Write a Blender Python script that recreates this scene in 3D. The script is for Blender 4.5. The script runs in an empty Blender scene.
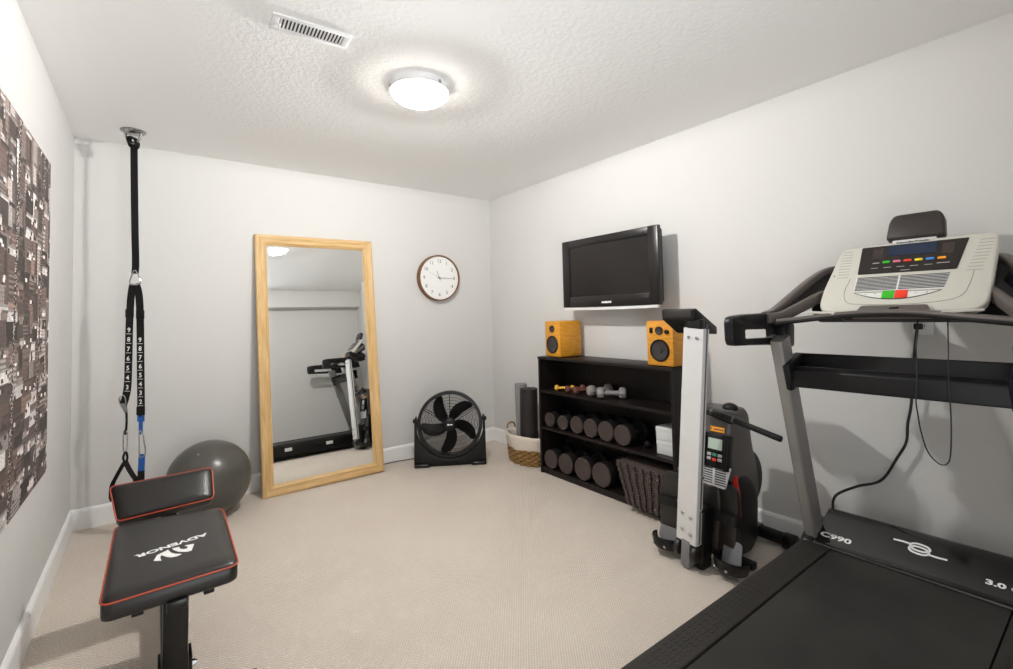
import bpy, bmesh, math, random
import numpy as np
from mathutils import Matrix, Vector, Euler
random.seed(7)
PI = math.pi
SC = bpy.context.scene
COL = SC.collection
W, H = 3.1237, 2.4            # right wall X, ceiling Z; back wall is Y=0, left wall X=0
YF = -4.02                    # front wall (behind the camera)

# ------------------------------------------------------------------ materials
def lin(c):
    return tuple(((x/12.92) if x <= 0.04045 else ((x+0.055)/1.055)**2.4) for x in c)
def hexc(h):
    return lin(tuple(int(h[i:i+2], 16)/255 for i in (0, 2, 4)))
MATS = {}
def mat(name, col, rough=0.5, metal=0.0, spec=0.5, bump=None, noise=None, coat=0.0, sheen=0.0):
    """bump=(scale, strength, distance); noise=(scale, colour2, detail, stretch)"""
    m = bpy.data.materials.new(name); m.use_nodes = True
    nt = m.node_tree; p = nt.nodes['Principled BSDF']
    c = hexc(col) if isinstance(col, str) else col
    p.inputs['Base Color'].default_value = (*c, 1)
    p.inputs['Roughness'].default_value = rough
    p.inputs['Metallic'].default_value = metal
    p.inputs['Specular IOR Level'].default_value = spec
    if coat: p.inputs['Coat Weight'].default_value = coat; p.inputs['Coat Roughness'].default_value = 0.08
    if sheen: p.inputs['Sheen Weight'].default_value = sheen
    tc = nt.nodes.new('ShaderNodeTexCoord')
    if noise:
        sc, c2, det, st = noise
        mp = nt.nodes.new('ShaderNodeMapping'); mp.inputs['Scale'].default_value = st
        nt.links.new(tc.outputs['Object'], mp.inputs['Vector'])
        n = nt.nodes.new('ShaderNodeTexNoise'); n.inputs['Scale'].default_value = sc; n.inputs['Detail'].default_value = det
        nt.links.new(mp.outputs[0], n.inputs['Vector'])
        r = nt.nodes.new('ShaderNodeMapRange'); r.inputs[1].default_value = .32; r.inputs[2].default_value = .68
        nt.links.new(n.outputs['Fac'], r.inputs[0])
        mx = nt.nodes.new('ShaderNodeMix'); mx.data_type = 'RGBA'
        mx.inputs[6].default_value = (*c, 1)
        mx.inputs[7].default_value = (*(hexc(c2) if isinstance(c2, str) else c2), 1)
        nt.links.new(r.outputs[0], mx.inputs[0]); nt.links.new(mx.outputs[2], p.inputs['Base Color'])
    if bump:
        sc, stg, dist = bump
        n = nt.nodes.new('ShaderNodeTexNoise'); n.inputs['Scale'].default_value = sc; n.inputs['Detail'].default_value = 3
        nt.links.new(tc.outputs['Object'], n.inputs['Vector'])
        b = nt.nodes.new('ShaderNodeBump'); b.inputs['Strength'].default_value = stg; b.inputs['Distance'].default_value = dist
        nt.links.new(n.outputs['Fac'], b.inputs['Height']); nt.links.new(b.outputs[0], p.inputs['Normal'])
    MATS[name] = m
    return m

def emission_mat(name, col, strength):
    m = bpy.data.materials.new(name); m.use_nodes = True
    p = m.node_tree.nodes['Principled BSDF']
    c = hexc(col)
    p.inputs['Base Color'].default_value = (*c, 1)
    p.inputs['Emission Color'].default_value = (*c, 1)
    p.inputs['Emission Strength'].default_value = strength
    return m

M_wall = mat('wall_paint', 'd1d0ce', .65, spec=.3, bump=(140, .05, .002))
M_trim = mat('white_trim', 'ececec', .4)
M_blackp = mat('black_plastic', '0e0d0f', .42, spec=.35, bump=(300, .08, .001))
M_blacks = mat('satin_black', '0c0b0b', .3, spec=.4)
M_gloss = mat('gloss_black', '0e0b0a', .12, coat=.5)
M_deck = mat('foot_rail_plastic', '2a2724', .55, spec=.3, bump=(260, .5, .004))
M_belt = mat('running_belt_rubber', '191715', .58, spec=.35, bump=(900, .25, .001), noise=(3, '302e2b', 3, (1, 1, 1)))
M_grey = mat('silver_grey_paint', '8b8784', .42, metal=.35)
M_taupe = mat('taupe_plastic', '5f5753', .38)
M_console = mat('champagne_plastic', 'c9c7bd', .33)
M_consoled = mat('console_groove', '8f8d84', .4)
M_panel = mat('console_panel_brown', '231c1a', .22)
M_white = mat('white_print', 'f0f0f0', .5)
M_steel = mat('polished_steel', 'c4c4c4', .18, metal=1)
M_steeld = mat('brushed_steel', '9c9c9c', .3, metal=1)
M_alu = mat('silver_aluminium_rail', 'dcdcdc', .42, metal=.25)
M_vinyl = mat('black_vinyl', '201d1b', .36, spec=.4, bump=(220, .12, .001))
M_orange = mat('orange_piping', 'b5482a', .45)
M_ball = mat('grey_rubber_ball', '4e4c47', .3)
M_oak = mat('oak_wood', 'd9b883', .5, noise=(5, 'c29b62', 6, (14, 14, .9)))
M_oakh = mat('oak_wood_horizontal', 'd9b883', .5, noise=(5, 'c29b62', 6, (.9, 14, 14)))
M_bamboo = mat('bamboo_wood', 'd99a2e', .4, noise=(6, 'c07d1c', 4, (2, 2, 12)))
M_clockwood = mat('walnut_wood', '7d5730', .45, noise=(20, '6a4423', 4, (1, 1, 6)))
M_dial = mat('clock_dial_white', 'ececea', .5)
M_ink = mat('dark_grey_ink', '4a4a4a', .6)
M_case = mat('black_brown_laminate', '130e0d', .45, spec=.3, noise=(8, '1c1513', 5, (1, 6, 1)))
M_dbhead = mat('dumbbell_head', '453b38', .45, metal=.2)
M_dbrubber = mat('dumbbell_rubber', '0c0a0a', .6, spec=.3)
M_dbgrey = mat('grey_vinyl', '85807f', .5)
M_dbmaroon = mat('maroon_vinyl', '6a4038', .45)
M_dbyellow = mat('yellow_vinyl', 'e3a935', .45)
M_foam = mat('dark_foam', '4a3e39', .8, bump=(200, .6, .004))
M_box = mat('pale_grey_card', 'd8dbdb', .6)
M_wicker = mat('wicker', 'a5804b', .6, noise=(60, '7a5a30', 2, (1, 1, 3)), bump=(120, .5, .004))
M_liner = mat('cream_cloth', 'd6ccc0', .9, bump=(300, .4, .002))
M_matgrey = mat('grey_foam_mat', '8a8888', .7, bump=(250, .4, .002))
M_matblack = mat('black_foam_mat', '211b1a', .62, bump=(250, .4, .002))
M_web = mat('black_webbing', '121111', .7, spec=.3, bump=(400, .5, .002))
M_blue = mat('blue_webbing', '1f5fb0', .6, bump=(400, .4, .002))
M_screen = mat('tv_screen', '140f0f', .25)
M_tvb = mat('tv_bezel', '141111', .3)
M_silver = mat('silver_plastic', 'e2e2e2', .35, metal=.1)
M_rower = mat('rower_grey_plastic', '575250', .38)
M_rowerd = mat('rower_dark_plastic', '231f1c', .4)
M_midgrey = mat('mid_grey_plastic', '77777a', .45)
M_red = mat('red_plastic', 'c01a17', .35)
M_lcd = mat('lcd_pale_green', 'b9c9ba', .25)
M_display = mat('display_blue', '1c2a44', .15)
M_cable = mat('black_cable', '0f0f10', .45)
M_shade = mat('canvas_edge', 'cfc8c2', .7)

def key_mat(name, col): return mat(name, col, .35)
K_green = key_mat('key_green', '35b81f'); K_red = key_mat('key_red', 'e8391d'); K_yel = key_mat('key_yellow', 'e8cf2a')
K_blue = key_mat('key_blue', '3f86d8'); K_or = key_mat('key_orange', 'ee9a22'); K_pink = key_mat('key_pink', 'd0708a')
K_grey = key_mat('key_grey', 'b9bcbd'); K_pale = key_mat('key_pale', 'dcdcd8'); K_teal = key_mat('key_teal', '3f8f74')

# mirror glass
m = bpy.data.materials.new('mirror_glass'); m.use_nodes = True
p = m.node_tree.nodes['Principled BSDF']
p.inputs['Base Color'].default_value = (.86, .87, .86, 1); p.inputs['Metallic'].default_value = 1; p.inputs['Roughness'].default_value = 0.0
M_mirror = m

def nodes_of(m): return m.node_tree, m.node_tree.nodes, m.node_tree.links, m.node_tree.nodes['Principled BSDF']
def math_node(nt, op, a=None, b=None, c=None):
    n = nt.nodes.new('ShaderNodeMath'); n.operation = op
    for i, v in enumerate((a, b, c)):
        if v is None: continue
        if isinstance(v, (int, float)): n.inputs[i].default_value = v
        else: nt.links.new(v, n.inputs[i])
    return n.outputs[0]

# carpet: rows of small loops
M_carpet = mat('beige_loop_carpet', 'cbbfb3', .95, spec=.1)
nt, N, L, P = nodes_of(M_carpet)
tc = N.new('ShaderNodeTexCoord'); sx = N.new('ShaderNodeSeparateXYZ'); L.new(tc.outputs['Object'], sx.inputs[0])
k = 2*PI/0.0125
u = math_node(nt, 'MULTIPLY', sx.outputs[0], k); v = math_node(nt, 'MULTIPLY', sx.outputs[1], k*.8)
nz = N.new('ShaderNodeTexNoise'); nz.inputs['Scale'].default_value = 60; nz.inputs['Detail'].default_value = 2
L.new(tc.outputs['Object'], nz.inputs['Vector'])
wob = math_node(nt, 'MULTIPLY', nz.outputs['Fac'], 3.0)
s1 = math_node(nt, 'SINE', math_node(nt, 'ADD', u, wob)); s2 = math_node(nt, 'SINE', math_node(nt, 'ADD', v, wob))
hgt = math_node(nt, 'MULTIPLY', s1, s2)
bp = N.new('ShaderNodeBump'); bp.inputs['Strength'].default_value = .55; bp.inputs['Distance'].default_value = .004
L.new(hgt, bp.inputs['Height']); L.new(bp.outputs[0], P.inputs['Normal'])
f01 = math_node(nt, 'MULTIPLY_ADD', hgt, .5, .5)
nb = N.new('ShaderNodeTexNoise'); nb.inputs['Scale'].default_value = 2.2; nb.inputs['Detail'].default_value = 4
L.new(tc.outputs['Object'], nb.inputs['Vector'])
f02 = math_node(nt, 'ADD', math_node(nt, 'MULTIPLY', f01, .75), math_node(nt, 'MULTIPLY', nb.outputs['Fac'], .35))
mx = N.new('ShaderNodeMix'); mx.data_type = 'RGBA'
mx.inputs[6].default_value = (*hexc('bcaea0'), 1); mx.inputs[7].default_value = (*hexc('e4dbd1'), 1)
L.new(f02, mx.inputs[0]); L.new(mx.outputs[2], P.inputs['Base Color'])

# ceiling: knocked-down texture in the field, smooth border
M_ceil = mat('ceiling_paint', 'f3f3f2', .8, spec=.2)
nt, N, L, P = nodes_of(M_ceil)
tc = N.new('ShaderNodeTexCoord')
n1 = N.new('ShaderNodeTexNoise'); n1.inputs['Scale'].default_value = 42; n1.inputs['Detail'].default_value = 5; n1.inputs['Roughness'].default_value = .6
L.new(tc.outputs['Object'], n1.inputs['Vector'])
rmp = N.new('ShaderNodeMapRange'); rmp.inputs[1].default_value = .42; rmp.inputs[2].default_value = .62
L.new(n1.outputs['Fac'], rmp.inputs[0])
sx = N.new('ShaderNodeSeparateXYZ'); L.new(tc.outputs['Object'], sx.inputs[0])
def smooth(sock, a, b):
    r = N.new('ShaderNodeMapRange'); r.interpolation_type = 'SMOOTHSTEP'
    r.inputs[1].default_value = a; r.inputs[2].default_value = b; L.new(sock, r.inputs[0]); return r.outputs[0]
mask = math_node(nt, 'MULTIPLY', math_node(nt, 'MULTIPLY', smooth(sx.outputs[0], .45, .75), smooth(sx.outputs[0], 2.75, 2.4)), smooth(sx.outputs[1], -.5, -.9))
mask = math_node(nt, 'MULTIPLY_ADD', mask, .96, .04)
hh = math_node(nt, 'MULTIPLY', rmp.outputs[0], mask)
bp = N.new('ShaderNodeBump'); bp.inputs['Strength'].default_value = .3; bp.inputs['Distance'].default_value = .004
L.new(hh, bp.inputs['Height']); L.new(bp.outputs[0], P.inputs['Normal'])

# ------------------------------------------------------------------ mesh builder
ROOTM = {}
class B:
    def __init__(s): s.bm = bmesh.new()
    def _add(s, t, M=None, mi=0, color=None):
        if M is not None: t.transform(M)
        for f in t.faces: f.material_index = mi
        me = bpy.data.meshes.new('tmp'); t.to_mesh(me); t.free()
        s.bm.from_mesh(me); bpy.data.meshes.remove(me); return s
    def box(s, c, size, rot=None, bev=0, seg=2, mi=0, M=None, taper=None):
        t = bmesh.new(); bmesh.ops.create_cube(t, size=1)
        for v in t.verts:
            v.co = Vector((v.co.x*size[0], v.co.y*size[1], v.co.z*size[2]))
            if taper and v.co.z > 0: v.co.x *= taper[0]; v.co.y *= taper[1]
        if bev: bmesh.ops.bevel(t, geom=t.edges[:], offset=bev, segments=seg, profile=.5, affect='EDGES')
        X = Matrix.Translation(c)
        if rot is not None: X = X @ (rot if isinstance(rot, Matrix) else Euler(rot).to_matrix().to_4x4())
        if M is not None: X = M @ X
        return s._add(t, X, mi)
    def box2(s, a, b, bev=0, seg=2, mi=0, M=None):
        a, b = Vector(a), Vector(b)
        return s.box((a+b)/2, [abs(x) for x in (b-a)], bev=bev, seg=seg, mi=mi, M=M)
    def cyl(s, p0, p1, r0, r1=None, n=24, bev=0, mi=0, M=None):
        p0, p1 = Vector(p0), Vector(p1); r1 = r0 if r1 is None else r1
        t = bmesh.new(); d = p1-p0
        bmesh.ops.create_cone(t, cap_ends=True, segments=n, radius1=r0, radius2=r1, depth=d.length)
        if bev:
            es = [e for e in t.edges if any(len(f.verts) > 4 for f in e.link_faces)]
            bmesh.ops.bevel(t, geom=es, offset=bev, segments=3, profile=.5, affect='EDGES')
        X = Matrix.Translation((p0+p1)/2) @ d.to_track_quat('Z', 'Y').to_matrix().to_4x4()
        if M is not None: X = M @ X
        return s._add(t, X, mi)
    def ball(s, c, r, scale=(1, 1, 1), rot=None, n=24, mi=0, M=None):
        t = bmesh.new(); bmesh.ops.create_uvsphere(t, u_segments=n, v_segments=n//2, radius=r)
        X = Matrix.Translation(c)
        if rot is not None: X = X @ Euler(rot).to_matrix().to_4x4()
        X = X @ Matrix.Diagonal((*scale, 1))
        if M is not None: X = M @ X
        return s._add(t, X, mi)
    def lathe(s, prof, M=None, n=32, mi=0, close=True):
        t = bmesh.new(); rings = []
        for r, z in prof:
            if r < 1e-6: rings.append([t.verts.new((0, 0, z))])
            else: rings.append([t.verts.new((r*math.cos(2*PI*i/n), r*math.sin(2*PI*i/n), z)) for i in range(n)])
        for a, b in zip(rings, rings[1:]):
            for i in range(n):
                j = (i+1) % n
                if len(a) == 1 and len(b) == 1: continue
                if len(a) == 1: t.faces.new((a[0], b[i], b[j]))
                elif len(b) == 1: t.faces.new((a[i], b[0], a[j]))
                else: t.faces.new((a[i], b[i], b[j], a[j]))
        bmesh.ops.recalc_face_normals(t, faces=t.faces[:])
        return s._add(t, M, mi)
    def prism(s, poly, depth, M=None, bev=0, seg=2, mi=0):
        """poly in local XY, extruded from z=0 to z=depth"""
        t = bmesh.new(); vs = [t.verts.new((x, y, 0)) for x, y in poly]
        f = t.faces.new(vs)
        r = bmesh.ops.extrude_face_region(t, geom=[f])
        bmesh.ops.translate(t, vec=(0, 0, depth), verts=[g for g in r['geom'] if isinstance(g, bmesh.types.BMVert)])
        bmesh.ops.recalc_face_normals(t, faces=t.faces[:])
        if bev:
            es = [e for e in t.edges if abs(e.verts[0].co.z-e.verts[1].co.z) < 1e-7]
            bmesh.ops.bevel(t, geom=es, offset=bev, segments=seg, profile=.5, affect='EDGES')
        return s._add(t, M, mi)
    def sweep(s, path, prof, up=(0, 0, 1), closed=False, cap=True, mi=0, scales=None, M=None, ups=None):
        t = bmesh.new(); path = [Vector(p) for p in path]; n = len(path); rings = []
        for i, p in enumerate(path):
            if closed: d = path[(i+1) % n]-path[i-1]
            else: d = path[min(i+1, n-1)]-path[max(i-1, 0)]
            d.normalize(); u = Vector(ups[i] if ups else up)
            sd = d.cross(u)
            if sd.length < 1e-5: sd = d.cross(Vector((1, .01, 0)))
            sd.normalize(); u2 = sd.cross(d).normalized()
            k = scales[i] if scales else 1
            kx, ky = (k if isinstance(k, tuple) else (k, k))
            rings.append([t.verts.new(p+sd*(x*kx)+u2*(y*ky)) for x, y in prof])
        m = len(prof)
        rng = range(n) if closed else range(n-1)
        for i in rng:
            a, b = rings[i], rings[(i+1) % n]
            for j in range(m):
                q = (j+1) % m
                t.faces.new((a[j], a[q], b[q], b[j]))
        if not closed and cap:
            t.faces.new(rings[0][::-1]); t.faces.new(rings[-1])
        bmesh.ops.recalc_face_normals(t, faces=t.faces[:])
        return s._add(t, M, mi)
    def tube(s, path, r, n=8, closed=False, mi=0, M=None, scales=None):
        pr = [(r*math.cos(2*PI*i/n), r*math.sin(2*PI*i/n)) for i in range(n)]
        return s.sweep(path, pr, up=(.123, .377, .918), closed=closed, mi=mi, M=M, scales=scales)
    def text(s, txt, size, M, depth=.0006, mi=0, sx=1.0, shear=0.0, align='CENTER', bold=0.0):
        cu = bpy.data.curves.new('t', 'FONT'); cu.body = txt; cu.size = size; cu.align_x = align; cu.align_y = 'CENTER'
        cu.extrude = depth/2; cu.shear = shear; cu.offset = bold; cu.resolution_u = 4
        o = bpy.data.objects.new('t', cu); COL.objects.link(o)
        bpy.context.view_layer.update()
        me = bpy.data.meshes.new_from_object(o.evaluated_get(bpy.context.evaluated_depsgraph_get()))
        bpy.data.objects.remove(o); bpy.data.curves.remove(cu)
        t = bmesh.new(); t.from_mesh(me); bpy.data.meshes.remove(me)
        return s._add(t, M @ Matrix.Translation((0, 0, depth/2)) @ Matrix.Diagonal((sx, 1, 1, 1)), mi)
    def obj(s, name, mats, parent=None, angle=38, smooth=True, world=True):
        if parent is not None and world and parent.name in ROOTM:
            s.bm.transform(ROOTM[parent.name].inverted())
        me = bpy.data.meshes.new(name); s.bm.to_mesh(me); s.bm.free()
        for mm in (mats if isinstance(mats, (list, tuple)) else [mats]): me.materials.append(mm)
        if smooth and len(me.polygons):
            me.polygons.foreach_set('use_smooth', [True]*len(me.polygons))
            me.set_sharp_from_angle(angle=math.radians(angle))
        o = bpy.data.objects.new(name, me); COL.objects.link(o)
        if parent is not None:
            o.parent = parent
            if parent.name in ROOTM: ROOTM[o.name] = ROOTM[parent.name]
        return o

def tag(o, label, cat=None, group=None, kind=None):
    o['label'] = label
    if cat: o['category'] = cat
    if group: o['group'] = group
    if kind: o['kind'] = kind
    return o
def thing(name, label, cat, loc=(0, 0, 0), rz=0, group=None, M=None):
    o = bpy.data.objects.new(name, None); COL.objects.link(o); o.empty_display_size = .05
    X = M if M is not None else Matrix.Translation(loc) @ Matrix.Rotation(rz, 4, 'Z')
    o.matrix_world = X
    ROOTM[o.name] = X.copy()
    return tag(o, label, cat, group)
def copy_thing(r, X, label, group=None):
    c = r.copy(); COL.objects.link(c); c.matrix_world = X; c['label'] = label
    if group: c['group'] = group
    for ch in list(r.children):
        d = ch.copy(); COL.objects.link(d); d.parent = c
        for g in list(ch.children):
            e = g.copy(); COL.objects.link(e); e.parent = d
    return c
def crm(pts, n=8, closed=False):
    """Catmull-Rom through the points"""
    P = [Vector(p) for p in pts]; out = []; m = len(P)
    for i in range(m if closed else m-1):
        p1, p2 = P[i], P[(i+1) % m]
        p0 = P[i-1] if (closed or i > 0) else p1*2-p2
        p3 = P[(i+2) % m] if (closed or i+2 < m) else p2*2-p1
        for k in range(n):
            t = k/n
            out.append(.5*((2*p1)+(p2-p0)*t+(2*p0-5*p1+4*p2-p3)*t*t+(3*p1-p0-3*p2+p3)*t**3))
    if not closed: out.append(P[-1])
    return out
def rrect(w, h, r, n=5, cx=0, cy=0):
    out = []
    for sx, sy, a0 in ((1, 1, 0), (-1, 1, 90), (-1, -1, 180), (1, -1, 270)):
        for i in range(n+1):
            a = math.radians(a0+90*i/n)
            out.append((cx+sx*(w/2-r)+r*math.cos(a), cy+sy*(h/2-r)+r*math.sin(a)))
    return out
def roundpoly(pts, r, n=6):
    out = []; m = len(pts)
    for i in range(m):
        p = Vector(pts[i]); a = (Vector(pts[i-1])-p); b = (Vector(pts[(i+1) % m])-p)
        rr = r[i] if isinstance(r, (list, tuple)) else r
        rr = min(rr, a.length*.48, b.length*.48)
        A = p+a.normalized()*rr; Bq = p+b.normalized()*rr
        for k in range(n+1):
            t = k/n
            out.append(tuple((A*(1-t)**2+p*2*t*(1-t)+Bq*t*t)[:2]))
    return out
def frame(o, x, y):
    """Matrix with local X=x, local Y≈y, origin o"""
    x = Vector(x).normalized(); y = Vector(y); z = x.cross(y).normalized(); y = z.cross(x)
    return Matrix(((x.x, y.x, z.x, o[0]), (x.y, y.y, z.y, o[1]), (x.z, y.z, z.z, o[2]), (0, 0, 0, 1)))
def rect(w, h): return [(-w/2, -h/2), (w/2, -h/2), (w/2, h/2), (-w/2, h/2)]

# ------------------------------------------------------------------ the room
def struct(b, name, m, label, parent=None):
    o = b.obj(name, m, parent, smooth=False); tag(o, label, None, None, 'structure'); o['category'] = name.split('_')[0]
    return o
T = .1
struct(B().box2((-T, YF-T, -T), (W+T, T, 0)), 'floor', M_carpet, 'beige loop-pile carpet covering the whole floor')
struct(B().box2((-T, YF-T, H), (W+T, T, H+T)), 'ceiling', M_ceil, 'white ceiling with a knocked-down textured field')
struct(B().box2((-T, 0, 0), (W+T, T, H)), 'wall_back', M_wall, 'pale grey wall behind the leaning mirror and clock')
struct(B().box2((-T, YF, 0), (0, 0, H)), 'wall_left', M_wall, 'pale grey wall carrying the city print')
struct(B().box2((W, YF, 0), (W+T, 0, H)), 'wall_right', M_wall, 'pale grey wall carrying the television')
OX0, OX1, OZ = .42, 1.44, 2.10                 # opening added behind the camera to let in fill light
struct(B().box2((-T, YF-T, 0), (OX0, YF, H)).box2((OX1, YF-T, 0), (W+T, YF, H)).box2((OX0, YF-T, OZ), (OX1, YF, H)), 'wall_front', M_wall, 'pale grey wall seen only in the mirror')
struct(B().box2((OX0-.055, YF, 0), (OX0+.005, YF+.014, OZ+.06)).box2((OX1-.005, YF, 0), (OX1+.06, YF+.014, OZ+.06)).box2((OX0+.005, YF, OZ-.005), (OX1-.005, YF+.014, OZ+.06)), 'trim_2', M_trim, 'white casing of the added fill-light opening behind the camera')
struct(B().box2((0, YF, 2.14), (W, -3.84, H)), 'trim_1', M_wall, 'boxed bulkhead under the ceiling, seen in the mirror')
def baseboard(name, a, b, label, nrm):
    """profile: flat board with an eased top edge"""
    a, b = Vector(a), Vector(b)
    prof = [(0, 0), (.016, 0), (.016, .108), (.012, .118), (.004, .125), (0, .125)]
    M = frame(a, nrm, (0, 0, 1))
    bb = B(); t = (b-a).length
    # prism extrudes along local z = x cross y
    z = Vector(nrm).cross(Vector((0, 0, 1)))
    if z.dot(b-a) < 0: M = frame(b, nrm, (0, 0, 1))
    bb.prism(prof, t, M)
    struct(bb, name, M_trim, label)
baseboard('baseboard_back', (0, 0, 0), (W, 0, 0), 'white baseboard along the wall behind mirror and fan', (0, -1, 0))
baseboard('baseboard_left', (0, YF, 0), (0, -.016, 0), 'white baseboard under the city print', (1, 0, 0))
baseboard('baseboard_right', (W, YF, 0), (W, -.016, 0), 'white baseboard behind the exercise machines', (-1, 0, 0))

# ------------------------------------------------------------------ ceiling light
LX, LY = 1.458, -1.788
BULB = 62
t = thing('ceiling_light', 'round frosted glass ceiling light with three metal clips, switched on', 'light', (LX, LY, H))
B().lathe([(0, 0), (.140, 0), (.141, -.026), (.137, -.0335), (0, -.0335)], Matrix.Translation((LX, LY, H))).obj('ceiling_plate', M_silver, t)
pr = [(.140*math.cos(a), -.036-.064*math.sin(a)) for a in [PI/2*i/14 for i in range(15)]]
B().lathe([(.1415, -.024), (.1445, -.024), (.1450, -.0375), (.1425, -.0385), (.1410, -.037), (.1415, -.024)], Matrix.Translation((LX, LY, H)), n=64).obj('rim', M_silver, t)
dome = [(.134, -.033), (.1390, -.033)]+pr[:-1]+[(0, -.100)]
LAMP = emission_mat('lamp_glass', 'fffaf3', 26)
ln = LAMP.node_tree; tr = ln.nodes.new('ShaderNodeBsdfTransparent'); mxs = ln.nodes.new('ShaderNodeMixShader')
mxs.inputs[0].default_value = .35
ln.links.new(tr.outputs[0], mxs.inputs[1]); ln.links.new(ln.nodes['Principled BSDF'].outputs[0], mxs.inputs[2])
ln.links.new(mxs.outputs[0], ln.nodes['Material Output'].inputs['Surface'])
B().lathe(dome, Matrix.Translation((LX, LY, H)), n=48).obj('glass_shade', LAMP, t)
for s_ in (-1, 1):                                    # two bulbs behind the frosted glass
    bl = bpy.data.lights.new('bulb', 'POINT'); bl.energy = BULB; bl.shadow_soft_size = .012; bl.color = (1, .985, .955)
    bo = bpy.data.objects.new('bulb', bl); COL.objects.link(bo); bo.parent = t; bo.location = (s_*.018, s_*.010, -.046)
for a in (165, 30, 285):
    a = math.radians(a); x, y = LX+.144*math.cos(a), LY+.144*math.sin(a)
    B().box((x, y, H-.028), (.012, .012, .020), (0, 0, a), bev=.003).ball((x+.002*math.cos(a), y+.002*math.sin(a), H-.037), .0045).obj('clip', M_steeld, t)

# ------------------------------------------------------------------ ceiling vent
vx, vy = .90, -1.954
t = thing('ceiling_vent', 'white slotted air vent in the ceiling near the light', 'vent', (vx, vy, H))
X = Matrix.Translation((vx, vy, H)) @ Matrix.Rotation(PI+math.radians(-3.5), 4, 'Z') @ Matrix.Rotation(PI, 4, 'X')
b = B(); w, d = .295, .112
for (cx, cy, sx_, sy_) in ((0, d/2-.010, w, .020), (0, -d/2+.010, w, .020), (w/2-.014, 0, .028, d-.0395), (-w/2+.014, 0, .028, d-.0395)):
    b.box((cx, cy, .004), (sx_, sy_, .008), bev=.0025, M=X)
b.obj('frame', M_trim, t)
B().box((0, 0, .0008), (w-.05, d-.038, .0012), M=X).obj('duct_opening', M_blacks, t)
b = B()
for i in range(18):
    b.box((-w/2+.034+(w-.068)*i/17, 0, .005), (.0066, d-.038, .004), (0, .25, 0), M=X)
b.obj('louvre_slats', M_trim, t)
B().box((w/2-.03, .012, .012), (.006, .02, .012), bev=.002, M=X).obj('damper_lever', M_trim, t)

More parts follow.
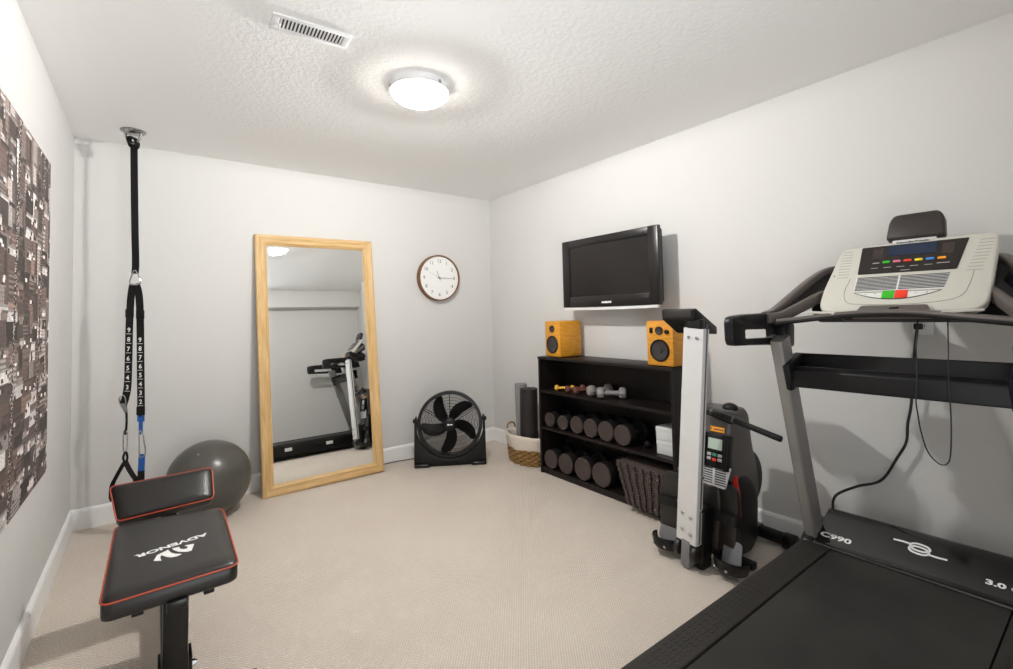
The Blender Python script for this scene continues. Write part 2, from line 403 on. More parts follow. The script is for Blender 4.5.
# ------------------------------------------------------------------ aerial city print on the left wall
def city_print():
    y0, y1, z0, z1 = -2.95, -.903, .583, 1.985     # y0 lies outside the frame
    nu, nv = 330, 300
    rng = random.Random(11); img = np.zeros((nv, nu, 3)); img[:] = hexc('3a2c28')
    pal = [hexc(c) for c in ('6d5a54', '8a7a74', '4f403b', 'a99b95', '33261f', 'c5bab5', '5d4a44', '765f56')]
    lite = hexc('e6dfdc'); dark = hexc('231814')
    UU, VV = np.meshgrid(np.arange(nu), np.arange(nv))
    items = []
    for v in range(nv+60, -50, -17):
        for u in range(-20, nu+20, 19):
            items.append((v+rng.randint(-6, 6), u+rng.randint(-6, 6)))
    for v, u in items:
        near = 1-max(0, min(1, v/nv)); k = .75+.9*near
        w = int(rng.randint(9, 20)*k); h = int(rng.randint(25, 80)*k); rf = int(rng.randint(4, 9)*k)
        c = np.array(rng.choice(pal))*rng.uniform(.7, 1.35); sk = rng.uniform(-.10, -.02)
        loc = UU-u-sk*(VV-v)
        face = (loc >= 0) & (loc < w) & (VV <= v) & (VV > v-h)
        side = (loc >= w) & (loc < w+6) & (VV <= v-2+(loc-w)*.6) & (VV > v-h)
        roof = (loc >= 1+(VV-v)*.4) & (loc < w+6) & (VV > v) & (VV <= v+rf)
        img[side] = c*.32
        img[face] = c
        st = rng.choice((2, 3)); sv = rng.choice((3, 4))
        kind = rng.random()
        if kind < .55: win = face & ((np.floor(loc) % st) == 0) & ((VV-v) % sv != 0)
        elif kind < .8: win = face & ((VV-v) % sv < sv*.5)
        else: win = face & ((np.floor(loc) % st) == 0)
        img[win] = c*.34 if rng.random() < .75 else np.minimum(1, c*1.9)
        rc = np.array(lite if rng.random() < .30 else pal[rng.randrange(8)])*rng.uniform(.6, 1)
        img[roof] = rc
        img[roof & (VV >= v+rf-1)] = rc*.5
        if rf > 5:
            for _ in range(3):
                a, bb = rng.randint(2, w), rng.randint(1, rf-2)
                img[roof & (abs(loc-a) < 2.2) & (abs(VV-v-bb) < 1.6)] = np.array(rng.choice((lite, dark, dark)))
    for off, sl, wd in ((215, .05, 5), (285, .07, 6)):   # avenues
        st = abs(UU-off-sl*VV) < wd/2
        img[st] = np.array(hexc('2a1f1b'))
        sp = st & (np.random.RandomState(3).rand(nv, nu) < .2); img[sp] = np.array(hexc('cfc4be'))
    noise = np.random.RandomState(5).uniform(.75, 1.25, (nv, nu, 1)); img = np.clip(img*noise, 0, 1)
    ys = np.linspace(y1, y0, nu+1)[::-1]; zs = np.linspace(z0, z1, nv+1)
    # u runs along -Y -> +Y
    vx_ = np.array([[.012, y, z] for z in zs for y in ys])
    faces = [(j*(nu+1)+i, j*(nu+1)+i+1, (j+1)*(nu+1)+i+1, (j+1)*(nu+1)+i) for j in range(nv) for i in range(nu)]
    t = thing('canvas_print', 'large sepia aerial photograph of a dense city on the wall', 'picture', (0, (y0+y1)/2, z0))
    me = bpy.data.meshes.new('print_face'); X = ROOTM[t.name].inverted()
    me.from_pydata([tuple(X @ Vector(p)) for p in vx_], [], faces)
    ca = me.color_attributes.new('print', 'FLOAT_COLOR', 'CORNER')
    cols = np.ones((nv*nu, 4, 4)); cols[:, :, :3] = img.reshape(-1, 1, 3)
    ca.data.foreach_set('color', cols.ravel())
    m = mat('sepia_city_print', '6b5b55', .55); ntp = m.node_tree
    a = ntp.nodes.new('ShaderNodeAttribute'); a.attribute_name = 'print'
    ntp.links.new(a.outputs['Color'], ntp.nodes['Principled BSDF'].inputs['Base Color'])
    me.materials.append(m)
    o = bpy.data.objects.new('print_face', me); COL.objects.link(o); o.parent = t
    B().box2((.0005, y0, z0), (.0115, y1, z1)).obj('canvas', M_shade, t)
city_print()

# ------------------------------------------------------------------ leaning mirror
mw, mh, mth = .882, 1.884, .034
tilt = math.radians(5.35)
MX = Matrix.Translation((1.008, -.215, 0.0)) @ Matrix.Rotation(math.radians(-.6), 4, 'Y') @ Matrix.Rotation(-tilt, 4, 'X')
t = thing('leaning_mirror', 'tall oak-framed mirror leaning against the back wall', 'mirror', M=MX)
fw = .078
# moulding profile across the frame (u from outer edge inward, depth toward the viewer = -Y local)
prof = [(0, .034), (0, .006), (.004, .001), (.010, 0), (.026, .003), (.034, .007), (.052, .006), (.058, .004), (.064, .007), (.076, .020), (.078, .022), (.078, .034)]
def moulding(c0, c1, i0, i1):
    """mitred rail between two outer corners with inward directions"""
    bmx = bmesh.new(); ra = []; rb = []
    for u, d in prof:
        ra.append(bmx.verts.new((c0[0]+i0[0]*u, d, c0[1]+i0[1]*u)))
        rb.append(bmx.verts.new((c1[0]+i1[0]*u, d, c1[1]+i1[1]*u)))
    n = len(prof)
    for i in range(n):
        bmx.faces.new((ra[i], ra[(i+1) % n], rb[(i+1) % n], rb[i]))
    bmx.faces.new(ra); bmx.faces.new(rb[::-1])
    bmesh.ops.recalc_face_normals(bmx, faces=bmx.faces[:])
    b = B(); b._add(bmx, MX); return b
CS = [((0, 0), (1, 1)), ((mw, 0), (-1, 1)), ((mw, mh), (-1, -1)), ((0, mh), (1, -1))]
for i, mm in ((0, M_oakh), (1, M_oak), (2, M_oakh), (3, M_oak)):
    a, bq = CS[i], CS[(i+1) % 4]
    moulding(a[0], bq[0], a[1], bq[1]).obj('frame_rail', mm, t, angle=30)
# glass with a bevelled border
gb = bmesh.new(); gx0, gx1, gz0, gz1 = fw, mw-fw, fw, mh-fw; bv = .020
o4 = [gb.verts.new(p) for p in ((gx0, .0240, gz0), (gx1, .0240, gz0), (gx1, .0240, gz1), (gx0, .0240, gz1))]
i4 = [gb.verts.new(p) for p in ((gx0+bv, .0235, gz0+bv), (gx1-bv, .0235, gz0+bv), (gx1-bv, .0235, gz1-bv), (gx0+bv, .0235, gz1-bv))]
k4 = [gb.verts.new((v.co.x, .028, v.co.z)) for v in o4]
gb.faces.new(i4)
for i in range(4):
    j = (i+1) % 4; gb.faces.new((o4[i], o4[j], i4[j], i4[i])); gb.faces.new((o4[j], o4[i], k4[i], k4[j]))
gb.faces.new(k4[::-1])
bmesh.ops.recalc_face_normals(gb, faces=gb.faces[:])
b = B(); b._add(gb, MX); b.obj('mirror_glass', M_mirror, t, smooth=False)
B().box2((.012, .029, .012), (mw-.012, .034, mh-.012), M=MX).obj('backing_board', M_clockwood, t)

# ------------------------------------------------------------------ wall clock
cx, cz, cr = 2.513, 1.594, .212
t = thing('wall_clock', 'round white wall clock with a thin walnut rim', 'clock', (cx, 0, cz))
CM = frame((cx, -.001, cz), (1, 0, 0), (0, 0, 1))       # local z = toward the room (-Y)
B().lathe([(cr-.012, 0), (cr, 0), (cr, .050), (cr-.003, .056), (cr-.010, .056), (cr-.012, .052), (cr-.012, 0)], CM, n=64).obj('rim', M_clockwood, t)
B().lathe([(0, .020), (cr-.012, .020), (cr-.012, .038), (0, .038)], CM, n=64).obj('dial', M_dial, t)
for i in range(1, 13):
    a = PI/2-i*PI/6
    B().text(str(i), .044, CM @ Matrix.Translation((.155*math.cos(a), .155*math.sin(a), .0382))).obj('numeral', M_ink, t)
def hand(name, deg, l, wdt, z):
    a = math.radians(90-deg)
    X = CM @ Matrix.Rotation(a, 4, 'Z')
    B().prism([(-.025, -wdt/2), (l, -wdt*.3), (l, wdt*.3), (-.025, wdt/2)], .0012, X @ Matrix.Translation((0, 0, z))).obj(name, M_ink, t)
hand('hour_hand', 338, .072, .005, .040)
hand('minute_hand', 91, .150, .0045, .042)
hand('second_hand', 297, .130, .0018, .044)
B().cyl((0, 0, .038), (0, 0, .047), .006, M=CM).obj('hub', M_ink, t)

# ------------------------------------------------------------------ floor fan
FM = Matrix.Translation((2.385, -.412, 0)) @ Matrix.Rotation(math.radians(-30.5), 4, 'Z')    # local -Y faces the room
t = thing('floor_fan', 'black round floor fan on a tilting stand in the corner', 'fan', M=FM)
FC = (0, 0, .345); R = .268
DM = FM @ Matrix.Translation(FC) @ Matrix.Rotation(math.radians(-5), 4, 'X')       # drum frame, axis = local Y
DZ = DM @ Matrix.Rotation(PI/2, 4, 'X')                                            # local z -> -Y (front)
# stand: U-shaped panel
pts = [(-.298, .0), (-.292, .395), (-.283, .408), (-.272, .408)]
for i in range(0, 25):
    a = math.radians(180+14-0 + (180-28)*i/24)
    pts.append((.283*math.cos(a), .345+.283*math.sin(a)))
pts += [(.272, .408), (.283, .408), (.292, .395), (.298, .0)]
b = B(); b.prism(pts, .050, FM @ Matrix.Translation((0, .03, 0)) @ Matrix.Rotation(PI/2, 4, 'X'), bev=.006)
for s in (-1, 1):
    b.box((s*.235, -.012, .016), (.13, .075, .032), bev=.012, M=FM, taper=(.92, .8))
    b.box((s*.235, .05, .016), (.13, .12, .032), bev=.012, M=FM)
b.box((0, .005, .03), (.5, .045, .05), bev=.01, M=FM)
b.obj('stand', M_blacks, t)
for s in (-1, 1):
    B().cyl((s*.265, 0, .375), (s*.305, 0, .375), .017, n=20, bev=.004, M=FM).obj('tilt_knob', M_blacks, t)
# drum ring
B().lathe([(R-.016, -.055), (R, -.05), (R+.002, 0), (R, .055), (R-.006, .062), (R-.024, .062), (R-.027, .05), (R-.024, -.05), (R-.016, -.055)], DZ, n=72).obj('drum', M_blacks, t)
def grille(name, z, bulge, nring, spokes):
    b = B()
    for i in range(nring):
        r = .055+(R-.022-.055)*i/(nring-1); zz = z+bulge*(1-(r/R)**2)
        n = 48; path = [(r*math.cos(2*PI*k/n), r*math.sin(2*PI*k/n), zz) for k in range(n)]
        b.tube(path, .0013, n=4, closed=True, M=DZ)
    for k in range(spokes):
        a = 2*PI*k/spokes+PI/2
        b.tube([(r*math.cos(a), r*math.sin(a), z+bulge*(1-(r/R)**2)-.001) for r in (.04, .1, .16, .21, R-.016)], .0028, n=5, M=DZ)
    return b.obj(name, M_blackp, t)
grille('front_grille', .058, .028, 25, 6)
grille('rear_grille', -.052, -.03, 16, 6)
B().lathe([(0, .094), (.030, .093), (.050, .086), (.056, .078), (.056, .066), (0, .066)], DZ, n=40).obj('grille_badge', M_blackp, t)
badge = B(); X = DZ @ Matrix.Translation((0, 0, .0942))
badge.box((-.014, 0, .0004), (.012, .013, .0008), M=X); badge.box((.009, 0, .0004), (.026, .007, .0008), M=X)
badge.obj('badge_mark', M_white, t)
B().cyl((0, 0, -.07), (0, 0, .05), .048, n=32, bev=.008, M=DZ).obj('motor_housing', M_blacks, t)
def fan_blade(a0):
    bmx = bmesh.new(); nr, nc = 12, 7; g = []
    for i in range(nr):
        f = i/(nr-1); r = .045+.195*f
        wdt = .050+.032*math.sin(PI*min(1, f*1.1)*.8); lead = .62*f**1.4
        if f > .85: wdt *= 1-((f-.85)/.15)**2*.55
        row = []
        for j in range(nc):
            q = j/(nc-1)-.5
            a = a0+q*wdt/max(r, .06)*1.25-lead*.75
            z = q*.045*(1-.35*f)+.004*math.cos(q*PI)
            row.append(bmx.verts.new((r*math.cos(a), r*math.sin(a), z)))
        g.append(row)
    for i in range(nr-1):
        for j in range(nc-1): bmx.faces.new((g[i][j], g[i+1][j], g[i+1][j+1], g[i][j+1]))
    bmesh.ops.solidify(bmx, geom=bmx.faces[:], thickness=.003)
    b = B(); b._add(bmx, DZ); return b
for k in range(5):
    fan_blade(math.radians(139+72*k)).obj('blade', M_blackp, t)
# mains lead along the baseboard
B().tube(crm([(2.42, -.30, .02), (2.30, -.10, .006), (2.10, -.035, .004), (1.95, -.03, .004), (1.75, -.035, .004), (1.5, -.03, .004)]), .0035).obj('power_cord', M_cable, t)

# ------------------------------------------------------------------ exercise ball
bx, by, br = .690, -.288, .238
t = thing('exercise_ball', 'dark grey inflated exercise ball on the carpet by the mirror', 'exercise ball', (bx, by, 0))
prof = []
for i in range(41):
    a = -PI/2+PI*i/40
    r = br*math.cos(a); z = br+br*math.sin(a)*.985
    if abs(math.sin(a)) < .9: r += .0008*math.cos(a*70)
    prof.append((max(r, 0), max(z, .0005+0*z)))
B().lathe(prof, Matrix.Translation((bx, by, 0)) @ Matrix.Translation((0, 0, br)) @ Euler((.5, .45, 0)).to_matrix().to_4x4() @ Matrix.Translation((0, 0, -br)), n=56).obj('ball_skin', M_ball, t, angle=60)
B().cyl((0, 0, .234), (0, 0, .2395), .008, n=16, bev=.002, M=Matrix.Translation((bx, by, br)) @ Euler((.55, -.35, 0)).to_matrix().to_4x4()).obj('air_plug', M_midgrey, t)

# ------------------------------------------------------------------ ceiling anchor and suspension trainer
ax, ay = .294, -.308
t = thing('ceiling_anchor', 'chrome ceiling hook plate above the hanging black straps', 'hook', (ax, ay, H))
B().lathe([(0, 0), (.064, 0), (.064, -.004), (.058, -.010), (.040, -.018), (0, -.022)], Matrix.Translation((ax, ay, H)), n=40).obj('plate', M_steeld, t)
d = Vector((.80, -.6, 0))
B().tube(crm([Vector((ax, ay, H-.008))+d*s+Vector((0, 0, z)) for s, z in ((-.046, 0), (-.044, -.02), (-.030, -.052), (0, -.070), (.030, -.052), (.044, -.02), (.046, 0))]), .0065, n=10).obj('hook_bar', M_steeld, t)
for s in (-1, 1):
    B().cyl((ax-d.y*.05*s, ay+d.x*.05*s, H-.006), (ax-d.y*.05*s, ay+d.x*.05*s, H-.016), .008, n=6).obj('bolt', M_steel, t)

t = thing('suspension_trainer', 'black numbered suspension straps with blue ends hanging from the ceiling hook', 'exercise straps', (ax+.015, ay, 1.49))
yv = Vector((.8, -.6, 0))      # strap width direction (roughly across the view)
nv_ = Vector((-.6, -.8, 0))    # toward the viewer
def strap(pts, wdt, th, name, m, wd=None):
    pts = [Vector(p) for p in pts]
    return B().sweep(crm(pts, 6), [(-th/2, -wdt/2), (th/2, -wdt/2), (th/2, wdt/2), (-th/2, wdt/2)], up=wd or tuple(yv)).obj(name, m, t)
def at(u, z, off=0):           # u metres across the view from the anchor axis
    q = Vector((ax, ay, z))+yv*u+nv_*off
    return q
strap([at(.004, 2.335), at(.008, 2.1), at(.014, 1.8), at(.02, 1.60), at(.016, 1.535)], .042, .004, 'anchor_strap', M_web)
B().sweep(crm([at(-.02, 2.325, 0), at(-.015, 2.352, .012), at(.012, 2.355, .012), at(.024, 2.325, 0), at(.014, 2.30, -.004), at(-.010, 2.30, -.004)], 5, True), rect(.006, .034), up=(-.6, -.8, 0), closed=True).obj('anchor_loop', M_web, t)
B().tube(crm([at(.008, 1.548), at(.026, 1.548), at(.048, 1.478), at(-.014, 1.478)], 6, True), .0042, n=8, closed=True).obj('triangle_ring', M_steel, t)
Ls = [at(.006, 1.475), at(-.006, 1.40), at(-.014, 1.25), at(-.018, 1.0), at(-.022, .87), at(-.034, .80), at(-.046, .765)]
Rs = [at(.024, 1.475), at(.042, 1.40), at(.050, 1.25), at(.054, 1.0), at(.058, .80), at(.058, .735)]
sl = strap(Ls, .043, .004, 'adjusting_strap', M_web)
sr = strap(Rs, .043, .004, 'adjusting_strap', M_web)
for par, seq, us, z0, z1 in ((sl, '9876543', (-.0145, -.022), 1.200, .862), (sr, '98765432', (.0515, .058), 1.140, .775)):
    n = len(seq)
    for i, ch in enumerate(seq):
        f = i/(n-1); z = z0+(z1-z0)*f; u = us[0]+(us[1]-us[0])*f
        X = frame(at(u, z, .0024), yv, (0, 0, 1))
        B().text(ch, .036, X, bold=.0008).box((0, -.022, .0003), (.030, .0025, .0006), M=X).obj('strap_numeral', M_white, par)
# strap folds
for u, z in ((-.012, 1.30), (.051, 1.29), (.058, .722)):
    B().box(at(u, z, .002), (.047, .010, .05), Matrix.Rotation(math.atan2(yv.y, yv.x), 4, 'Z'), bev=.003).obj('strap_keeper', M_web, t)
# left lower gear: buckle, cord, carabiner, foot loop
B().sweep(crm([at(-.070, .80), at(-.040, .815), at(-.028, .775), at(-.034, .735), at(-.058, .755)], 5, True), rect(.006, .009), up=(-.6, -.8, 0), closed=True).obj('cam_buckle', M_steel, t)
B().box(at(-.034, .742, .006), (.018, .012, .055), Matrix.Rotation(math.atan2(yv.y, yv.x), 4, 'Z') @ Matrix.Rotation(-.35, 4, 'Y'), bev=.003).obj('buckle_lever', M_steeld, t)
B().tube(crm([at(-.030, .735), at(-.026, .68), at(-.028, .62), at(-.032, .585)]), .006, n=8).obj('cord', M_web, t)
B().tube(crm([at(-.043, .60), at(-.030, .615), at(-.022, .58), at(-.026, .49), at(-.040, .48), at(-.046, .53)], 5, True), .0038, n=8, closed=True).obj('carabiner', M_steel, t)
B().tube(crm([at(-.044, .455), at(-.030, .485), at(-.020, .455), at(-.026, .43), at(-.038, .43)], 5, True), .006, n=8, closed=True).obj('cord_loop', M_web, t)
strap([at(-.034, .43), at(-.060, .385), at(-.085, .34), at(-.108, .29), at(-.112, .22)], .034, .004, 'handle_strap', M_web, (.6, .8, 0))
strap([at(-.032, .43), at(-.01, .385), at(.015, .345), at(.03, .32), at(.032, .24)], .034, .004, 'handle_strap', M_web, (.6, .8, 0))
B().cyl(at(-.112, .215), at(.032, .215), .017, n=20, bev=.004).obj('handle_grip', M_blackp, t)
# right lower gear
strap([at(.058, .735), at(.058, .66)], .040, .006, 'blue_strap', M_blue)
strap([at(.058, .665), at(.058, .62), at(.058, .585)], .022, .005, 'blue_strap', M_blue)
B().tube(crm([at(.048, .59), at(.066, .595), at(.086, .48), at(.072, .455), at(.052, .462)], 5, True), .0042, n=8, closed=True).obj('carabiner', M_steel, t)
strap([at(.066, .47), at(.064, .42), at(.062, .37)], .036, .006, 'blue_strap', M_blue)
strap([at(.062, .375), at(.061, .3), at(.060, .2)], .038, .006, 'lower_strap', M_web)
B().box(at(.058, .70, .0036), (.016, .001, .022), Matrix.Rotation(math.atan2(yv.y, yv.x), 4, 'Z') @ Matrix.Rotation(.3, 4, 'Y')).obj('strap_badge', M_blacks, t)

# ------------------------------------------------------------------ weight bench
t = thing('weight_bench', 'black padded weight bench with orange piping', 'bench', (.45, -1.85, 0))
def pad(M, poly, th, rad, name, piping):
    pl = roundpoly(poly, rad, 6); b = B()
    bmx = bmesh.new(); n = len(pl); rings = []
    cxm = sum(p_[0] for p_ in pl)/n; cym = sum(p_[1] for p_ in pl)/n
    def ring(inset, z):
        rg = []
        for x, y in pl:
            dv = Vector((cxm-x, cym-y)); dl = dv.length
            k_ = inset/dl
            rg.append(bmx.verts.new((x+dv.x*k_, y+dv.y*k_, z)))
        return rg
    spec = [(.012, -th), (.002, -th+.006), (0, -th+.015), (0, -.012), (.004, -.004), (.014, 0.002), (.035, .006), (.07, .008)]
    rings = [ring(i, z) for i, z in spec]
    for a, bq in zip(rings, rings[1:]):
        for i in range(n): bmx.faces.new((a[i], a[(i+1) % n], bq[(i+1) % n], bq[i]))
    bmx.faces.new(rings[0][::-1]); bmx.faces.new(rings[-1])
    bmesh.ops.recalc_face_normals(bmx, faces=bmx.faces[:])
    b._add(bmx, M); o = b.obj(name, M_vinyl, t, angle=50)
    # piping cord around the top seam
    path = []
    for x, y in pl:
        dv = Vector((x-cxm, y-cym)).normalized()
        path.append((x+dv.x*.0005, y+dv.y*.0005, -.006))
    B().tube(path, .0027, n=6, closed=True, M=M).obj('piping', M_orange, o)
    return o
P1 = Matrix.Translation((.45, -2.2, .50))
p1 = pad(P1, [(-.165, -.014), (.160, -.004), (.172, .545), (-.162, .600)], .058, [.03, .03, .05, .04], 'backrest_pad', True)
v2 = Vector((0, .12, .10)).normalized()
P2 = frame((.45, -1.5, .482), (1, 0, 0), v2)
p2 = pad(P2, [(-.163, .0), (.158, .012), (.160, .168), (-.192, .163)], .055, [.018, .022, .022, .018], 'seat_pad', True)
# printing on the pad (reads from the far side)
LG = Matrix.Translation((.45, -2.2, .5083))
b = B()
TM = LG @ frame((.002, .2475, 0), (-.19, -.040, 0), (.02, -.1, 0))
b.text('ADVENOR', .034, TM, sx=1.22, shear=.0, bold=.0012)
E1 = [(-.0018, .2183), (.0172, .217), (.0198, .197), (.0284, .1865), (.0373, .1862), (.0403, .2001), (.0319, .2117), (.0344, .2159), (.058, .2089), (.0484, .1596), (.0361, .1593), (.0147, .1769), (.0022, .201)]
E2 = [(-.0118, .216), (-.0316, .2012), (-.0402, .1948), (-.0498, .1569), (-.0301, .1427), (-.033, .169), (-.0296, .1861), (-.0182, .1635), (-.0057, .1486), (.0092, .1443), (.0226, .1534), (.0056, .1673), (-.0048, .186), (-.0098, .2039)]
for E_ in (E1, E2): b.prism(E_, .0006, LG)
b.obj('pad_print', M_white, p1)
# steel frame
b = B()
b.box((.455, -2.02, .436), (.05, .40, .03), bev=.004)              # rail under the backrest
for x in (.365, .535): b.box((x, -1.95, .433), (.028, .46, .022), bev=.003)
b.obj('backrest_carrier', M_blacks, t)
X = frame((.456, -2.045, .235), (1, 0, 0), (0, -.16, 1))
B().box((0, 0, 0), (.066, .40, .05), bev=.006, M=X).obj('support_post', M_blacks, t)
b = B()
for s in (-1, 1): b.box((s*.040, -.10, 0), (.008, .13, .062), bev=.002, M=X)
b.obj('hinge_bracket', M_blacks, t)
for s in (-1, 1):
    B().cyl((s*.044, -.075, .01), (s*.053, -.075, .01), .010, n=6, M=X).cyl((s*.053, -.075, .01), (s*.058, -.075, .01), .006, n=12, M=X).obj('bolt', M_steel, t)
b = B(); b.box((.452, -1.60, .105), (.06, 1.0, .06), Euler((.06, 0, 0)).to_matrix().to_4x4(), bev=.006)
b.obj('main_beam', M_blacks, t)
B().box((.452, -2.06, .035), (.46, .05, .05), bev=.006).obj('rear_foot', M_blacks, t)
B().box((.452, -1.13, .035), (.34, .05, .05), bev=.006).obj('front_foot', M_blacks, t)
for x, y in ((.225, -2.06), (.68, -2.06), (.285, -1.13), (.62, -1.13)):
    B().box((x, y, .028), (.012, .056, .056), bev=.004).obj('foot_cap', M_blackp, t)
X = frame((.452, -1.42, .26), (1, 0, 0), (0, .1, 1))
B().box((0, 0, 0), (.055, .36, .05), bev=.005, M=X).obj('seat_post', M_blacks, t)

# ------------------------------------------------------------------ bookcase
x0, y0, y1 = 2.84, -2.243, -1.030; zt = .905
t = thing('bookcase', 'low open dark wood bookcase under the television', 'bookcase', (2.98, (y0+y1)/2, 0))
B().box2((x0, y1-.020, 0), (3.106, y1, zt-.02)).obj('side_panel', M_case, t)
B().box2((x0, y0, 0), (3.106, y0+.020, zt-.02)).obj('side_panel', M_case, t)
B().box2((x0-.004, y0-.004, zt-.02), (3.106, y1+.004, zt), bev=.002).obj('top_board', M_case, t)
for z in (.645, .362, .047): B().box2((x0+.004, y0+.0205, z-.02), (3.098, y1-.0205, z)).obj('shelf', M_case, t)
B().box2((x0+.012, y0+.0205, 0), (x0+.028, y1-.0205, .0265)).obj('plinth', M_case, t)
B().box2((3.0985, y0+.0205, .03), (3.1055, y1-.0205, zt-.021)).obj('back_panel', M_case, t)

# ------------------------------------------------------------------ speakers
M_cone = mat('speaker_cone', '353233', .3)
def speaker(name, ya, yb, label, knobs, toe):
    wd = ya-yb; hgt = .274; yc = (ya+yb)/2
    X = Matrix.Translation((2.862, yc, zt+.0005)) @ Matrix.Rotation(toe, 4, 'Z')
    t = thing('bookshelf_speaker', label, 'speaker', M=X, group='wooden speakers on the bookcase')
    B().box((.108, 0, hgt/2+.004), (.215, wd, hgt), bev=.008, M=X).obj('cabinet', M_bamboo, t)
    b = B()
    for sx in (.03, .19):
        for sy in (-1, 1): b.cyl((sx, sy*wd*.36, 0), (sx, sy*wd*.36, .006), .008, n=12, M=X)
    b.obj('rubber_feet', M_blackp, t)
    F = X @ frame((0, 0, 0), (0, -1, 0), (0, 0, 1))          # local x right, y up, z toward room (-X)
    def drv(cx, cy, r, nm):
        D = F @ Matrix.Translation((cx, cy, 0))
        B().lathe([(r*.80, .0), (r*.84, .007), (r*.95, .008), (r, .004), (r, -.001)], D, n=40).obj(nm+'_surround', M_blackp, t)
        B().lathe([(0, -.001+.0065), (r*.22, .0055), (r*.27, .0005), (r*.5, .0018), (r*.82, .0045)], D, n=40).obj(nm+'_cone', M_cone, t)
    drv(0, .098, .068, 'woofer'); drv(0, .218, .026, 'tweeter')
    if knobs:
        B().box((-.058, .218, .001), (.022, .034, .004), bev=.001, M=F).obj('input_panel', M_blacks, t)
        D = F @ Matrix.Translation((.056, .212, 0))
        B().cyl((0, 0, 0), (0, 0, .014), .013, n=24, bev=.002, M=D).obj('volume_knob', M_blacks, t)
    return t
speaker('s', -1.088, -1.272, 'bamboo speaker without knobs, on the bookcase end by the corner', False, math.radians(-4))
speaker('s', -2.050, -2.238, 'bamboo speaker with volume knob, on the bookcase end beside the rowing machine', True, 0)

# ------------------------------------------------------------------ television
tx = 2.955; ya, yb, za, zb = -1.216, -2.090, 1.284, 1.795
t = thing('television', 'black flat-screen television with silver lower edge on the wall', 'television', (tx+.05, (ya+yb)/2, za))
TF = frame((tx, (ya+yb)/2, (za+zb)/2), (0, -1, 0), (0, 0, 1))       # local z toward the room
tw, th = ya-yb, zb-za
b = B(); bz = .008
sw, shh, off = tw-.150, th-.135, .012
for cx_, cy_, w_, h_ in ((-(tw+sw)/4, 0, (tw-sw)/2, th), ((tw+sw)/4, 0, (tw-sw)/2, th), (0, (off+shh/2+th/2)/2, sw+.001, th/2-off-shh/2), (0, (off-shh/2-th/2)/2, sw+.001, th/2+off-shh/2)):
    b.box((cx_, cy_, -.018), (w_, h_, .036), bev=.004, M=TF)
b.obj('bezel', M_tvb, t)
B().box((0, off, -.014), (sw+.002, shh+.002, .012), M=TF).obj('screen', M_screen, t)
B().box((0, 0, -.058), (tw-.03, th-.03, .040), bev=.012, M=TF).obj('rear_housing', M_blackp, t)
b = B(); pth = [(-tw/2+.012, 0), (-tw/4, -.006), (0, -.008), (tw/4, -.006), (tw/2-.012, 0)]
b.sweep(crm([(x, -th/2-.009+y*.6, -.010) for x, y in pth], 6), [(-.011, -.009), (.011, -.009), (.012, .009), (-.012, .009)], up=(0, 1, 0), M=TF)
b.obj('silver_strip', M_silver, t)
B().text('SAMSUNG', .019, TF @ Matrix.Translation((.0, -th/2+.030, .0002)), bold=.0012).obj('maker_lettering', M_white, t)
B().box((tw/2-.085, th/2-.038, .0005), (.006, .005, .001), M=TF).box((tw/2-.085, -th/2+.022, .0005), (.005, .005, .001), M=TF).obj('indicator_light', M_midgrey, t)
B().box((0, .02, -.122), (.40, .30, .092), bev=.006, M=TF).obj('wall_bracket', M_blackp, t)

# ------------------------------------------------------------------ dumbbells
def head_profile(r, l):
    return [(0, 0), (r-.012, 0), (r-.008, -.002), (r-.004, .0015), (r, .008), (r, l-.010), (r-.008, l), (0, l)]
def dumbbell_big(r, X, label, group, ln=.245):
    t = thing('dumbbell', label, 'dumbbell', M=X, group=group)
    D = X @ frame((0, 0, r), (0, -1, 0), (0, 0, 1))          # z -> -X (out of the shelf)
    hl = .082
    for nm, z, s in (('head', ln/2, 1), ('head', -ln/2, -1)):
        Dz = D @ Matrix.Translation((0, 0, z)) @ (Matrix.Identity(4) if s > 0 else Matrix.Rotation(PI, 4, 'X'))
        o = B().lathe([(r-.010, -.0005), (r-.004, -.003), (r, -.010), (r, -hl+.012), (r-.010, -hl), (0, -hl), ], Dz, n=40).obj(nm, M_dbrubber, t)
        B().lathe([(0, 0.001), (r-.013, .001), (r-.008, .0025), (r-.0035, .0005), (r-.001, -.007)], Dz, n=40).obj('end_cap', M_dbhead, o)
    B().lathe([(.013, -ln/2+hl), (.016, -.02), (.017, 0), (.016, .02), (.013, ln/2-hl)], D, n=20).obj('handle', M_steeld, t)
    return t
ords = ['first', 'second', 'third', 'fourth', 'fifth', 'sixth']
mid = [(-1.122, .056), (-1.266, .056), (-1.412, .064), (-1.549, .066), (-1.690, .070), (-1.832, .070)]
for i, (y, r) in enumerate(mid):
    e = ('end dumbbell beside the bookcase end panel' if i == 0 else 'dumbbell nearest the pale boxes' if i == 5 else ords[i]+' dumbbell from the left end')
    dumbbell_big(r, Matrix.Translation((2.985, y, .3625)), 'dark round-headed dumbbell on the middle shelf, '+e, 'dumbbells on the middle shelf')
low = [(-1.138, .073), (-1.300, .076), (-1.476, .081), (-1.650, .084)]
for i, (y, r) in enumerate(low):
    e = ('first from the left end' if i == 0 else 'nearest the foam tiles' if i == 3 else ords[i]+' from the left end')
    dumbbell_big(r, Matrix.Translation((2.972, y, .0475)), 'large round-headed dumbbell on the bottom shelf, '+e, 'dumbbells on the bottom shelf')
